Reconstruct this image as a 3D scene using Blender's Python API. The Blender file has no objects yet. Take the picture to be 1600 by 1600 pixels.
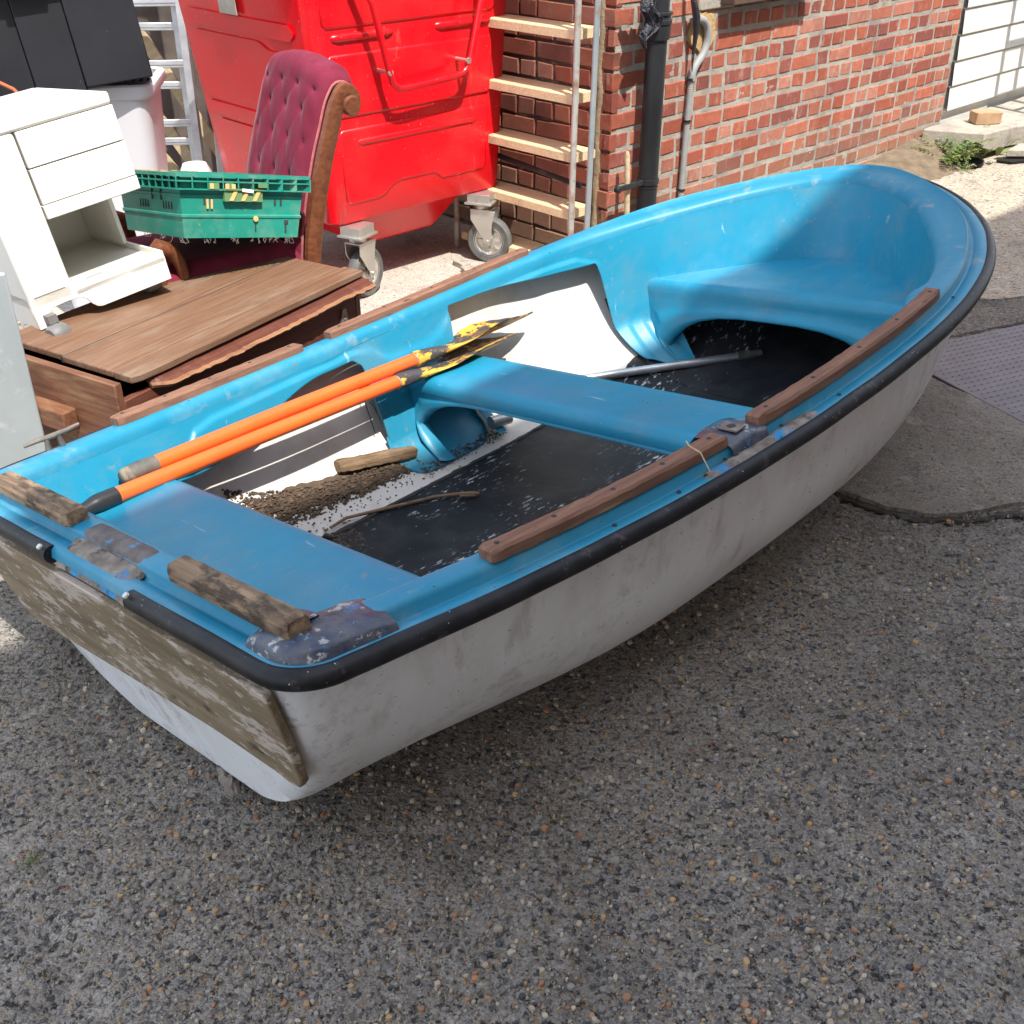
import bpy, bmesh, math, random
import numpy as np
from mathutils import Vector, Matrix, noise
from math import sin, cos, radians as RAD, pi

S = bpy.context.scene
COL = S.collection
# ------------------------------------------------------------------ camera, light, exposure
H = 1.56
cam = bpy.data.objects.new('camera', bpy.data.cameras.new('camera'))
COL.objects.link(cam)
cam.location = (0, 0, H)
cam.rotation_euler = (RAD(90 - 31.6), 0, 0)
cam.data.sensor_width = 36; cam.data.lens = 36 * 1700 / 1600
cam.data.clip_start = 0.05; cam.data.clip_end = 400
S.camera = cam

YAW = RAD(45.65)
D = Vector((sin(YAW), cos(YAW), 0))            # along the long brick wall
N = Vector((cos(YAW), -sin(YAW), 0))           # out of that wall, to the yard
K = 0.56                                       # horizontal throw of a shadow per metre of height
SUN = (N * K + D * -0.15 + Vector((0, 0, 1))).normalized()
sun = bpy.data.objects.new('sun', bpy.data.lights.new('sun', 'SUN'))
COL.objects.link(sun)
sun.data.energy = 2.6; sun.data.angle = RAD(0.55); sun.data.color = (1.0, 0.955, 0.88)
sun.rotation_euler = (-SUN).to_track_quat('-Z', 'Y').to_euler()
W = bpy.data.worlds.new('World'); S.world = W; W.use_nodes = True
wn = W.node_tree.nodes; wl = W.node_tree.links
sky = wn.new('ShaderNodeTexSky'); sky.sky_type = 'NISHITA'; sky.sun_disc = False
sky.sun_elevation = math.asin(SUN.z); sky.sun_rotation = math.atan2(SUN.x, SUN.y)
sky.air_density = 1.0; sky.dust_density = 1.2; sky.ozone_density = 1.0
bg = wn['Background']; bg.inputs[1].default_value = 0.15
hsv = wn.new('ShaderNodeHueSaturation'); hsv.inputs['Saturation'].default_value = .5      # sky light desaturated so the shade turns less blue
wl.new(sky.outputs[0], hsv.inputs['Color']); wl.new(hsv.outputs[0], bg.inputs[0])
S.view_settings.view_transform = 'Standard'; S.view_settings.look = 'None'
S.view_settings.gamma = 1; S.view_settings.exposure = 1.6
S.render.engine = 'CYCLES'
S.cycles.max_bounces = 6; S.cycles.diffuse_bounces = 4; S.cycles.glossy_bounces = 3
S.cycles.transmission_bounces = 4; S.cycles.use_denoising = True
R = random.Random(7)

# ------------------------------------------------------------------ materials
def new_mat(name):
    m = bpy.data.materials.new(name); m.use_nodes = True
    nt = m.node_tree; b = nt.nodes['Principled BSDF']
    return m, nt, b
def c4(c): return (c[0], c[1], c[2], 1)
RND = [False]
def coords(nt, kind='Object', stretch=(1, 1, 1), off=(0, 0, 0), rot=(0, 0, 0)):
    t = nt.nodes.new('ShaderNodeTexCoord'); mp = nt.nodes.new('ShaderNodeMapping')
    src = t.outputs[kind]
    if RND[0]:
        oi = nt.nodes.new('ShaderNodeObjectInfo'); mm = nt.nodes.new('ShaderNodeVectorMath'); mm.operation = 'MULTIPLY_ADD'
        nt.links.new(oi.outputs['Random'], mm.inputs[0]); mm.inputs[1].default_value = (17, 11, 23); nt.links.new(src, mm.inputs[2]); src = mm.outputs[0]
    nt.links.new(src, mp.inputs[0])
    mp.inputs['Scale'].default_value = stretch; mp.inputs['Location'].default_value = off
    mp.inputs['Rotation'].default_value = rot
    return mp.outputs[0]
def noise_tex(nt, vec, scale, detail=5, rough=.6, dist=0):
    n = nt.nodes.new('ShaderNodeTexNoise'); n.inputs['Scale'].default_value = scale
    n.inputs['Detail'].default_value = detail; n.inputs['Roughness'].default_value = rough
    n.inputs['Distortion'].default_value = dist
    nt.links.new(vec, n.inputs['Vector']); return n.outputs[0]
def mrange(nt, v, lo, hi, a=0., b=1.):
    n = nt.nodes.new('ShaderNodeMapRange'); n.clamp = True
    nt.links.new(v, n.inputs[0])
    for i, x in enumerate((lo, hi, a, b)): n.inputs[i + 1].default_value = x
    return n.outputs[0]
def mixc(nt, fac, a, b, mode='MIX'):
    n = nt.nodes.new('ShaderNodeMix'); n.data_type = 'RGBA'; n.blend_type = mode
    for s, v in ((0, fac), (6, a), (7, b)):
        if hasattr(v, 'is_linked') or hasattr(v, 'links'): nt.links.new(v, n.inputs[s])
        elif isinstance(v, (int, float)): n.inputs[s].default_value = v
        else: n.inputs[s].default_value = c4(v)
    return n.outputs[2]
def math_n(nt, op, a, b=None):
    n = nt.nodes.new('ShaderNodeMath'); n.operation = op
    for i, v in enumerate((a, b)):
        if v is None: continue
        if isinstance(v, (int, float)): n.inputs[i].default_value = v
        else: nt.links.new(v, n.inputs[i])
    return n.outputs[0]
def bumpn(nt, b, h, strength=.3, dist=.01, prev=None):
    n = nt.nodes.new('ShaderNodeBump'); n.inputs['Strength'].default_value = strength
    n.inputs['Distance'].default_value = dist; nt.links.new(h, n.inputs['Height'])
    if prev is not None: nt.links.new(prev, n.inputs['Normal'])
    nt.links.new(n.outputs[0], b.inputs['Normal']); return n.outputs[0]
def M(name, c1, c2=None, scale=6, lo=.35, hi=.65, rough=.5, layers=(), bump=0, bscale=60, bdist=.004,
      metal=0, stretch=(1, 1, 1), spec=.5, attr=None, coat=0, sheen=0, bstretch=None, sss=0, rvar=0):
    m, nt, b = new_mat(name)
    vec = coords(nt, stretch=stretch)
    col = None
    if attr:
        a = nt.nodes.new('ShaderNodeAttribute'); a.attribute_name = attr; col = a.outputs[0]
        if c2 is not None:
            col = mixc(nt, mrange(nt, noise_tex(nt, vec, scale), lo, hi), col, c2)
    elif c2 is not None:
        col = mixc(nt, mrange(nt, noise_tex(nt, vec, scale), lo, hi), c1, c2)
    i = 0
    for L in layers:
        i += 1
        v = coords(nt, stretch=L.get('stretch', (1, 1, 1)), off=(i * 7.3, i * 3.1, i * 1.7))
        f = mrange(nt, noise_tex(nt, v, L['scale'], L.get('detail', 6), L.get('rgh', .65), L.get('dist', 0)), L['lo'], L['hi'], 0, L.get('s', 1))
        if 'zone' in L:      # a second, larger noise that limits where the wear sits
            z = mrange(nt, noise_tex(nt, coords(nt, off=(i * 2.1, 5, i)), L['zone'], 3), L.get('zlo', .5), L.get('zhi', .6))
            f = math_n(nt, 'MULTIPLY', f, z)
        col = mixc(nt, f, col if col is not None else c1, L['c'])
    if col is None: b.inputs['Base Color'].default_value = c4(c1)
    else: nt.links.new(col, b.inputs['Base Color'])
    b.inputs['Roughness'].default_value = rough
    if rvar:
        nt.links.new(mrange(nt, noise_tex(nt, vec, 9), .3, .7, max(.02, rough - rvar), min(1, rough + rvar)), b.inputs['Roughness'])
    b.inputs['Metallic'].default_value = metal
    b.inputs['Specular IOR Level'].default_value = spec
    if coat: b.inputs['Coat Weight'].default_value = coat; b.inputs['Coat Roughness'].default_value = .1
    if sheen: b.inputs['Sheen Weight'].default_value = sheen; b.inputs['Sheen Roughness'].default_value = .35
    if bump:
        bumpn(nt, b, noise_tex(nt, coords(nt, stretch=bstretch or stretch), bscale, 8, .7), bump, bdist)
    return m

def wood(name, c1, c2, grain=(1.2, 22, 22), rough=.7, layers=(), bump=.35):
    RND[0] = True
    m = M(name, c1, c2, scale=4, lo=.36, hi=.64, rough=rough, stretch=grain, layers=layers, bump=bump, bscale=9, bdist=.004, spec=.3)
    RND[0] = False
    return m

BLUE = M('blue_gelcoat', (.013, .205, .335), (.018, .235, .37), scale=3, rough=.36, rvar=.1, spec=.32, bump=.12, bscale=240, bdist=.001, layers=[
    dict(c=(.16, .28, .36), scale=9, lo=.52, hi=.80, s=.3, detail=10, stretch=(.4, 1, 1)),
    dict(c=(.17, .20, .19), scale=5, lo=.50, hi=.80, s=.42, detail=9), dict(c=(.26, .24, .19), scale=34, lo=.60, hi=.70, zone=1.8, zlo=.50, zhi=.62, s=.5, detail=9),
    dict(c=(.55, .52, .42), scale=150, lo=.73, hi=.77, s=.6, detail=2),
    dict(c=(.02, .02, .02), scale=90, lo=.715, hi=.74, s=.8, detail=4),
    dict(c=(.30, .42, .48), scale=2.2, lo=.665, hi=.675, s=.6, detail=10, stretch=(14, 1.2, 3)), dict(c=(.12, .12, .10), scale=11, lo=.58, hi=.72, zone=1.3, zlo=.5, zhi=.62, s=.55, detail=10)])
BLUE_RIM = M('blue_gelcoat_worn', (.013, .20, .33), (.03, .225, .35), scale=5, rough=.42, spec=.3, bump=.10, bscale=120, bdist=.001, layers=[
    dict(c=(.30, .31, .29), scale=16, lo=.56, hi=.64, zone=4, zlo=.52, zhi=.66, s=.6, detail=9),
    dict(c=(.20, .34, .40), scale=6, lo=.52, hi=.74, s=.42, detail=8),
    dict(c=(.16, .12, .08), scale=24, lo=.62, hi=.66, zone=3, s=.7, detail=9),
    dict(c=(.02, .02, .02), scale=70, lo=.74, hi=.76, s=.9, detail=2)])
HULLW = M('white_gelcoat', (.80, .81, .825), (.72, .725, .725), scale=3, rough=.42, spec=.4, bump=.06, bscale=30, bdist=.004, layers=[
    dict(c=(.42, .38, .33), scale=7, lo=.50, hi=.76, s=.42, detail=9, stretch=(1, 1, .35)),
    dict(c=(.20, .17, .14), scale=26, lo=.50, hi=.68, zone=2.6, zlo=.46, zhi=.62, s=.75, detail=9, rgh=.75),
    dict(c=(.12, .10, .09), scale=95, lo=.67, hi=.71, s=.8, detail=3), dict(c=(.33, .28, .23), scale=16, lo=.56, hi=.70, s=.4, detail=9, stretch=(1, 1, .12)),
    dict(c=(.10, .10, .12), scale=14, lo=.705, hi=.72, s=.6, detail=5, stretch=(.4, 1, 2.5))])
RUBBER = M('black_rubber', (.006, .0065, .008), (.018, .018, .021), scale=20, rough=.46, spec=.28, bump=.15, bscale=90, bdist=.002, layers=[
    dict(c=(.16, .14, .13), scale=24, lo=.60, hi=.70, s=.45, detail=9), dict(c=(.6, .6, .6), scale=160, lo=.765, hi=.78, s=.8, detail=1)])
STRIP = wood('varnished_strip_wood', (.15, .073, .047), (.235, .122, .078), layers=[dict(c=(.40, .25, .14), scale=5, lo=.60, hi=.72, stretch=(1, 10, 10), s=.8),
    dict(c=(.05, .025, .015), scale=14, lo=.62, hi=.68, stretch=(1, 6, 6), s=.85)])
STRIPG = wood('weathered_strip_wood', (.15, .10, .065), (.34, .23, .14), grain=(14, 1.2, 14), layers=[dict(c=(.045, .03, .022), scale=9, lo=.47, hi=.58, stretch=(3, 1, 3), s=.9),
    dict(c=(.20, .19, .10), scale=18, lo=.58, hi=.7, s=.5)], bump=.7)
PLY = wood('weathered_plywood', (.16, .120, .074), (.275, .212, .137), grain=(8, .9, 5), layers=[
    dict(c=(.50, .43, .37), scale=4.2, lo=.54, hi=.575, stretch=(3, 1.1, 3), s=.85, detail=10, rgh=.75),
    dict(c=(.50, .43, .37), scale=12, lo=.575, hi=.60, stretch=(3, 1.2, 3), s=.8, detail=10, rgh=.75),
    dict(c=(.03, .02, .015), scale=7, lo=.62, hi=.70, stretch=(2, 1.0, 2), s=.85),
    dict(c=(.18, .07, .03), scale=11, lo=.70, hi=.75, s=.7)], bump=.8)
NAVY = M('navy_repair_resin', (.020, .034, .075), (.085, .088, .10), scale=30, rough=.16, spec=.6, bump=.5, bscale=40, bdist=.006, layers=[
    dict(c=(.45, .45, .42), scale=34, lo=.57, hi=.62, s=.85, detail=9), dict(c=(.02, .16, .34), scale=22, lo=.58, hi=.63, s=.8, detail=8), dict(c=(.02, .02, .025), scale=12, lo=.55, hi=.65, s=.7)])
FIBRE = M('bare_fibreglass', (.13, .10, .08), (.30, .26, .22), scale=26, rough=.7, bump=.9, bscale=50, bdist=.008, layers=[
    dict(c=(.01, .24, .52), scale=9, lo=.56, hi=.60, s=1, detail=8), dict(c=(.03, .025, .02), scale=22, lo=.54, hi=.62, s=.85)])
MAT = M('black_floor_paint', (.008, .010, .013), (.020, .023, .027), scale=5, rough=.55, spec=.25, bump=.35, bscale=45, bdist=.004, layers=[
    dict(c=(.085, .08, .075), scale=3, lo=.48, hi=.75, s=.55, detail=9),
    dict(c=(.62, .66, .68), scale=55, lo=.575, hi=.63, zone=3.0, zlo=.48, zhi=.60, s=.8, detail=10, stretch=(.5, 1.6, 1)),
    dict(c=(.40, .40, .38), scale=60, lo=.68, hi=.72, s=.6, detail=5)])
ORANGE = M('orange_plastic', (.86, .135, .022), (.78, .115, .02), scale=4, rough=.36, spec=.5, bump=.08, bscale=70, layers=[dict(c=(.35, .14, .07), scale=24, lo=.56, hi=.74, s=.45, detail=9), dict(c=(.16, .08, .05), scale=90, lo=.68, hi=.72, s=.6, detail=4)])
BLADE = M('flaking_yellow_paint', (.74, .40, .045), (.64, .33, .04), scale=8, rough=.55, bump=.5, bscale=60, bdist=.004, layers=[
    dict(c=(.05, .045, .048), scale=11, lo=.47, hi=.50, s=1, detail=9, rgh=.7, stretch=(.5, 1, 1)),
    dict(c=(.16, .07, .03), scale=17, lo=.585, hi=.62, s=.9, detail=8, stretch=(.6, 1, 1))])
GRIPB = M('black_grip_rubber', (.012, .012, .014), (.03, .03, .03), rough=.3, spec=.5)
GRIPG = M('worn_grey_grip', (.05, .05, .05), (.13, .12, .10), scale=18, rough=.7, bump=.5, bscale=40, layers=[dict(c=(.28, .24, .16), scale=14, lo=.58, hi=.66, s=.7)])
ALU = M('dull_aluminium', (.42, .43, .44), (.58, .59, .60), scale=12, rough=.42, metal=.75, bump=.1, bscale=60)
GALV = M('galvanised_tube', (.30, .36, .38), (.40, .43, .43), scale=14, rough=.5, metal=.4, layers=[dict(c=(.30, .17, .08), scale=9, lo=.58, hi=.68, s=.7)])
GALVR = M('rust_spotted_tube', (.36, .36, .34), (.46, .44, .40), scale=12, rough=.6, metal=.3, stretch=(1, 1, .4), layers=[dict(c=(.26, .14, .07), scale=10, lo=.50, hi=.62, s=.8)])
ZINC = M('zinc_steel', (.50, .49, .46), (.62, .61, .57), scale=10, rough=.38, metal=.8, layers=[dict(c=(.2, .15, .1), scale=14, lo=.6, hi=.7, s=.5)])
RED = M('red_plastic', (.70, .004, .012), (.66, .004, .010), scale=2, rough=.24, spec=.5, bump=.035, bscale=7, bdist=.012, layers=[dict(c=(.75, .35, .3), scale=120, lo=.755, hi=.77, s=.6, detail=1), dict(c=(.40, .05, .045), scale=3, lo=.46, hi=.78, s=.45, detail=9), dict(c=(.5, .22, .2), scale=14, lo=.62, hi=.72, s=.3, detail=9, stretch=(1, 1, .3))])
TYRE = M('grey_tyre', (.07, .07, .07), (.13, .13, .125), scale=18, rough=.7)
BLACKP = M('black_plastic', (.010, .010, .013), (.016, .016, .02), scale=4, rough=.55, spec=.3, bump=.3, bscale=350, bdist=.001, layers=[dict(c=(.2, .2, .2), scale=40, lo=.70, hi=.74, s=.4)])
WHITEP = M('white_abs', (.76, .745, .69), (.73, .71, .645), scale=3, rough=.3, spec=.5, layers=[dict(c=(.48, .40, .27), scale=7, lo=.54, hi=.78, s=.35, detail=9), dict(c=(.25, .20, .14), scale=60, lo=.69, hi=.73, s=.5, detail=5)])
GAPM = M('dark_gap', (.03, .03, .03), rough=.8)
LILAC = M('white_tub_plastic', (.66, .65, .68), (.60, .59, .62), scale=3, rough=.45, layers=[dict(c=(.4, .35, .33), scale=10, lo=.62, hi=.75, s=.3)])
GREEN = M('green_crate_plastic', (.012, .19, .14), (.016, .25, .185), scale=5, rough=.45, bump=.1, bscale=90, layers=[
    dict(c=(.20, .30, .22), scale=11, lo=.50, hi=.72, s=.55, detail=9), dict(c=(.42, .36, .25), scale=30, lo=.66, hi=.72, s=.7)])
TAPE = M('orange_striped_tape', (.72, .42, .16), (.62, .36, .14), scale=10, rough=.6)
TAPEG = M('olive_tape', (.10, .20, .08), (.13, .24, .10), scale=10, rough=.6)
MAHOG = wood('mahogany', (.115, .038, .018), (.18, .065, .03), rough=.35, bump=.15)
CHESTF = wood('chest_front_wood', (.085, .026, .016), (.135, .045, .028), rough=.55, layers=[dict(c=(.20, .10, .06), scale=5, lo=.6, hi=.74, stretch=(1, 6, 6), s=.5)], bump=.25)
CHESTE = wood('chest_end_wood', (.115, .045, .024), (.19, .085, .045), rough=.55, layers=[dict(c=(.28, .17, .09), scale=4, lo=.54, hi=.68, stretch=(1, 5, 5), s=.6), dict(c=(.07, .03, .02), scale=5, lo=.58, hi=.72, stretch=(1, 5, 5), s=.6)], bump=.3)
CHESTT = wood('chest_lid_wood', (.125, .062, .034), (.19, .105, .062), rough=.6, grain=(1.0, 26, 26), layers=[dict(c=(.25, .19, .14), scale=3.5, lo=.50, hi=.74, stretch=(1, 4, 4), s=.6), dict(c=(.12, .06, .035), scale=8, lo=.60, hi=.70, stretch=(1, 7, 7), s=.6)], bump=.3)
SPLIT = wood('split_wood', (.20, .09, .045), (.30, .15, .075), bump=.8)
TREAD = wood('bare_tread_timber', (.56, .40, .23), (.68, .52, .33), grain=(1.5, 30, 30), bump=.5, layers=[dict(c=(.3, .24, .18), scale=8, lo=.58, hi=.72, s=.5)])
PALEW = wood('old_pale_timber', (.40, .31, .19), (.52, .42, .27), bump=.5)
ROTW = wood('driftwood_grey_brown', (.11, .07, .04), (.24, .155, .09), bump=.9)
PIPEB = M('black_pipe_paint', (.013, .014, .016), (.028, .030, .033), scale=8, rough=.45, spec=.3, bump=.15, bscale=40, stretch=(1, 1, .3), layers=[dict(c=(.35, .34, .32), scale=50, lo=.70, hi=.74, s=.6), dict(c=(.17, .12, .09), scale=8, lo=.62, hi=.74, s=.5)])
CONDUIT = M('grey_conduit', (.24, .25, .25), (.30, .30, .29), scale=20, rough=.6)
POLY = M('black_polythene', (.010, .011, .02), (.02, .02, .03), rough=.22, spec=.6, bump=.9, bscale=18, bdist=.02)
STEELP = M('painted_steel_plate', (.17, .145, .155), (.22, .19, .195), scale=9, rough=.55, spec=.4, layers=[dict(c=(.10, .08, .07), scale=6, lo=.55, hi=.8, s=.4)])
PANEL = M('grey_green_panel', (.30, .33, .335), (.25, .275, .28), scale=4, rough=.6, layers=[dict(c=(.55, .57, .55), scale=14, lo=.58, hi=.75, s=.5), dict(c=(.15, .15, .14), scale=30, lo=.7, hi=.75, s=.5)], bump=.1, bscale=40)
WPAINT = M('white_board_paint', (.62, .61, .585), (.55, .54, .51), scale=8, rough=.55, bump=.3, bscale=30, layers=[dict(c=(.42, .34, .25), scale=8, lo=.60, hi=.74, s=.55, detail=8)])
LEAF = M('weed_leaf', (.07, .15, .02), (.16, .17, .06), scale=20, rough=.6, attr='tint')
SOIL = M('dry_soil', (.10, .065, .04), (.09, .062, .042), scale=20, rough=.95, attr='tint', bump=.6, bscale=90)
PAPER = M('grimy_paper', (.42, .39, .34), (.33, .29, .24), scale=20, rough=.8)
MOSS = M('dark_crack_dirt', (.045, .04, .033), (.085, .078, .065), scale=40, rough=.95, bump=1, bscale=70, bdist=.01, layers=[dict(c=(.16, .15, .13), scale=70, lo=.60, hi=.66, s=.8)])
PORC = M('bare_concrete', (.40, .36, .30), (.30, .27, .23), scale=7, rough=.9, bump=.8, bscale=50, bdist=.008, layers=[
    dict(c=(.16, .15, .13), scale=14, lo=.52, hi=.68, s=.6, detail=9), dict(c=(.50, .45, .38), scale=60, lo=.60, hi=.68, s=.6)])
BRICKL = M('yellow_brick', (.42, .27, .16), (.36, .22, .13), scale=20, rough=.9, bump=.6, bscale=90)
COPPER = M('orange_clay_pipe', (.40, .10, .03), (.30, .08, .03), rough=.5)

# velvet with broad lighter nap
VELVET = M('plum_velvet', (.135, .014, .030), (.175, .022, .044), scale=5, rough=.8, sheen=.12, spec=.1, bump=.25, bscale=220, bdist=.001,
           layers=[dict(c=(.25, .05, .095), scale=7, lo=.55, hi=.75, s=.5)])

def aggregate(name, cem1, cem2, cover=.55, cell=95, tone=1.0, fine=.5, stain=.5, bmp=1.0):
    """exposed-aggregate concrete: rounded stones of mixed colours set in cement"""
    m, nt, b = new_mat(name)
    vec = coords(nt)
    # ground is worn unevenly
    warp = nt.nodes.new('ShaderNodeVectorMath'); warp.operation = 'MULTIPLY_ADD'
    nv = nt.nodes.new('ShaderNodeTexNoise'); nv.inputs['Scale'].default_value = 70; nv.inputs['Detail'].default_value = 5
    nt.links.new(vec, nv.inputs['Vector'])
    nt.links.new(nv.outputs['Color'], warp.inputs[0]); warp.inputs[1].default_value = (.017, .017, 0); nt.links.new(vec, warp.inputs[2])
    wv = warp.outputs[0]
    def vor(scale, rnd=1):
        v = nt.nodes.new('ShaderNodeTexVoronoi'); v.voronoi_dimensions = '2D'; v.inputs['Scale'].default_value = scale
        v.inputs['Randomness'].default_value = rnd; nt.links.new(wv, v.inputs['Vector']); return v
    def ramp(f, stops):
        r = nt.nodes.new('ShaderNodeValToRGB'); r.color_ramp.interpolation = 'CONSTANT'
        e = r.color_ramp.elements
        while len(e) < len(stops): e.new(.5)
        for el, (p, c) in zip(e, stops): el.position = p; el.color = c4([x * tone for x in c])
        nt.links.new(f, r.inputs[0]); return r.outputs[0]
    big = noise_tex(nt, vec, 1.3, 4); mid = noise_tex(nt, vec, 12, 6, .7); fin = noise_tex(nt, vec, 160, 4, .7)
    cem = mixc(nt, mrange(nt, mid, .35, .65), cem1, cem2)
    cem = mixc(nt, mrange(nt, fin, .35, .68), cem, [x * .42 for x in cem1])
    v1 = vor(cell); v2 = vor(cell * 2.3); v3 = vor(cell * .6); v4 = vor(cell * 5)
    stones = [(0, (.10, .10, .105)), (.10, (.24, .22, .19)), (.22, (.15, .135, .125)), (.36, (.33, .27, .19)), (.46, (.25, .215, .17)), (.58, (.29, .255, .21)),
              (.68, (.40, .28, .15)), (.745, (.24, .225, .205)), (.83, (.46, .41, .32)), (.875, (.06, .065, .075)), (.915, (.30, .16, .09)), (.935, (.26, .24, .21))]
    def layer(v, col, rad, cov, off):
        sp = nt.nodes.new('ShaderNodeSeparateColor'); nt.links.new(v.outputs['Color'], sp.inputs[0])
        st = ramp(sp.outputs[0], stones)
        st = mixc(nt, mrange(nt, mid, .3, .7, 0, .35), st, cem)
        inside = mrange(nt, v.outputs['Distance'], rad, rad + .10, 1, 0)
        pick = mrange(nt, sp.outputs[1], cov, cov + .02, 1, 0)
        f = math_n(nt, 'MULTIPLY', inside, pick)
        dome = math_n(nt, 'MULTIPLY', mrange(nt, v.outputs['Distance'], 0, rad + .1, 1, 0), pick)
        return mixc(nt, f, col, st), dome
    col, d4 = layer(v4, cem, .45, fine * .8, 0)
    col, d2 = layer(v2, col, .40, fine, 0)
    col, d1 = layer(v1, col, .40, cover, 0)
    col, d3 = layer(v3, col, .30, .06, 0)
    # dark pits and broad stains
    pit = mrange(nt, noise_tex(nt, vec, 62, 6, .75), .565, .63)
    col = mixc(nt, math_n(nt, 'MULTIPLY', pit, .9 * min(1, bmp)), col, (.03, .027, .024))
    col = mixc(nt, mrange(nt, big, .42, .66, 0, stain), col, (.105, .092, .078), 'MIX')
    col = mixc(nt, mrange(nt, noise_tex(nt, coords(nt, off=(4, 2, 0)), 2.4, 7, .65, 1.2), .52, .70, 0, stain * .8), col, (.36, .34, .31), 'MIX')
    col = mixc(nt, mrange(nt, noise_tex(nt, vec, 5, 8, .7), .54, .66, 0, .35), col, (.07, .062, .052))
    col = mixc(nt, mrange(nt, noise_tex(nt, coords(nt, off=(9, 9, 0)), 9, 8, .7), .57, .70, 0, .45), col, [min(1, x * 1.35) for x in cem2])
    nt.links.new(col, b.inputs['Base Color'])
    b.inputs['Roughness'].default_value = .86; b.inputs['Specular IOR Level'].default_value = .25
    h = math_n(nt, 'ADD', math_n(nt, 'MULTIPLY', d1, 1.0), math_n(nt, 'MULTIPLY', d2, .45))
    h = math_n(nt, 'ADD', h, math_n(nt, 'MULTIPLY', d3, 1.6))
    h = math_n(nt, 'ADD', h, math_n(nt, 'MULTIPLY', mid, 1.2))
    h = math_n(nt, 'SUBTRACT', h, math_n(nt, 'MULTIPLY', pit, .8))
    bumpn(nt, b, h, bmp, .006)
    return m
GROUND = aggregate('exposed_aggregate', (.262, .238, .208), (.425, .393, .352), cover=.52, cell=80, fine=.55, tone=1.1)
PATCHM = aggregate('smooth_concrete_patch', (.28, .25, .21), (.39, .35, .30), cover=.18, cell=110, fine=.28, stain=.4, bmp=.6)
SANDY = aggregate('sandy_concrete', (.50, .43, .33), (.62, .54, .42), cover=.35, cell=58, tone=1.8, stain=.2, bmp=.6)
APRON = aggregate('pale_concrete_apron', (.50, .45, .39), (.62, .56, .49), cover=.10, cell=100, fine=.15, stain=.12, tone=1.6, bmp=.3)

def brick_mat(name, dirt, mort):
    m, nt, b = new_mat(name)
    a = nt.nodes.new('ShaderNodeAttribute'); a.attribute_name = 'tint'
    vec = coords(nt)
    col = mixc(nt, mrange(nt, noise_tex(nt, vec, 38, 7, .7), .40, .68, 0, .45), a.outputs[0], (.20, .055, .03))
    col = mixc(nt, mrange(nt, noise_tex(nt, coords(nt, stretch=(1, 1, .5), off=(3, 1, 2)), 22, 8, .7), .55, .72, 0, .65), col, mort)
    col = mixc(nt, mrange(nt, noise_tex(nt, coords(nt, off=(1, 7, 2)), 3.0, 5), .48, .72, 0, dirt), col, (.055, .03, .022))
    z = nt.nodes.new('ShaderNodeSeparateXYZ'); nt.links.new(vec, z.inputs[0])
    low = math_n(nt, 'ADD', z.outputs[2], math_n(nt, 'MULTIPLY', noise_tex(nt, vec, 5, 5), .3))
    col = mixc(nt, mrange(nt, low, .22, .50, .60, 0), col, (.26, .19, .13))     # soil splash on the lowest courses
    nt.links.new(col, b.inputs['Base Color']); b.inputs['Roughness'].default_value = .88; b.inputs['Specular IOR Level'].default_value = .25
    bumpn(nt, b, noise_tex(nt, vec, 120, 8, .75), .7, .004)
    return m
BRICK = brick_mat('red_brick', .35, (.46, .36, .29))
BRICKD = brick_mat('red_brick_darker', .75, (.22, .16, .12))  # same brick shader with a stronger dark mix, for the return wall
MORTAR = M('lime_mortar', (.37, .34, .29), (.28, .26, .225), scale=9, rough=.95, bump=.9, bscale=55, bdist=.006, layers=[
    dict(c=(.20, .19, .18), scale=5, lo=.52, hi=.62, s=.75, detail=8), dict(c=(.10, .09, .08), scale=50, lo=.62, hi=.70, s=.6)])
MORTARD = M('sooty_mortar', (.13, .105, .085), (.09, .07, .06), scale=9, rough=.95, bump=.9, bscale=55, bdist=.006, layers=[dict(c=(.33, .26, .18), scale=8, lo=.56, hi=.64, s=.9, detail=8)])

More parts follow.
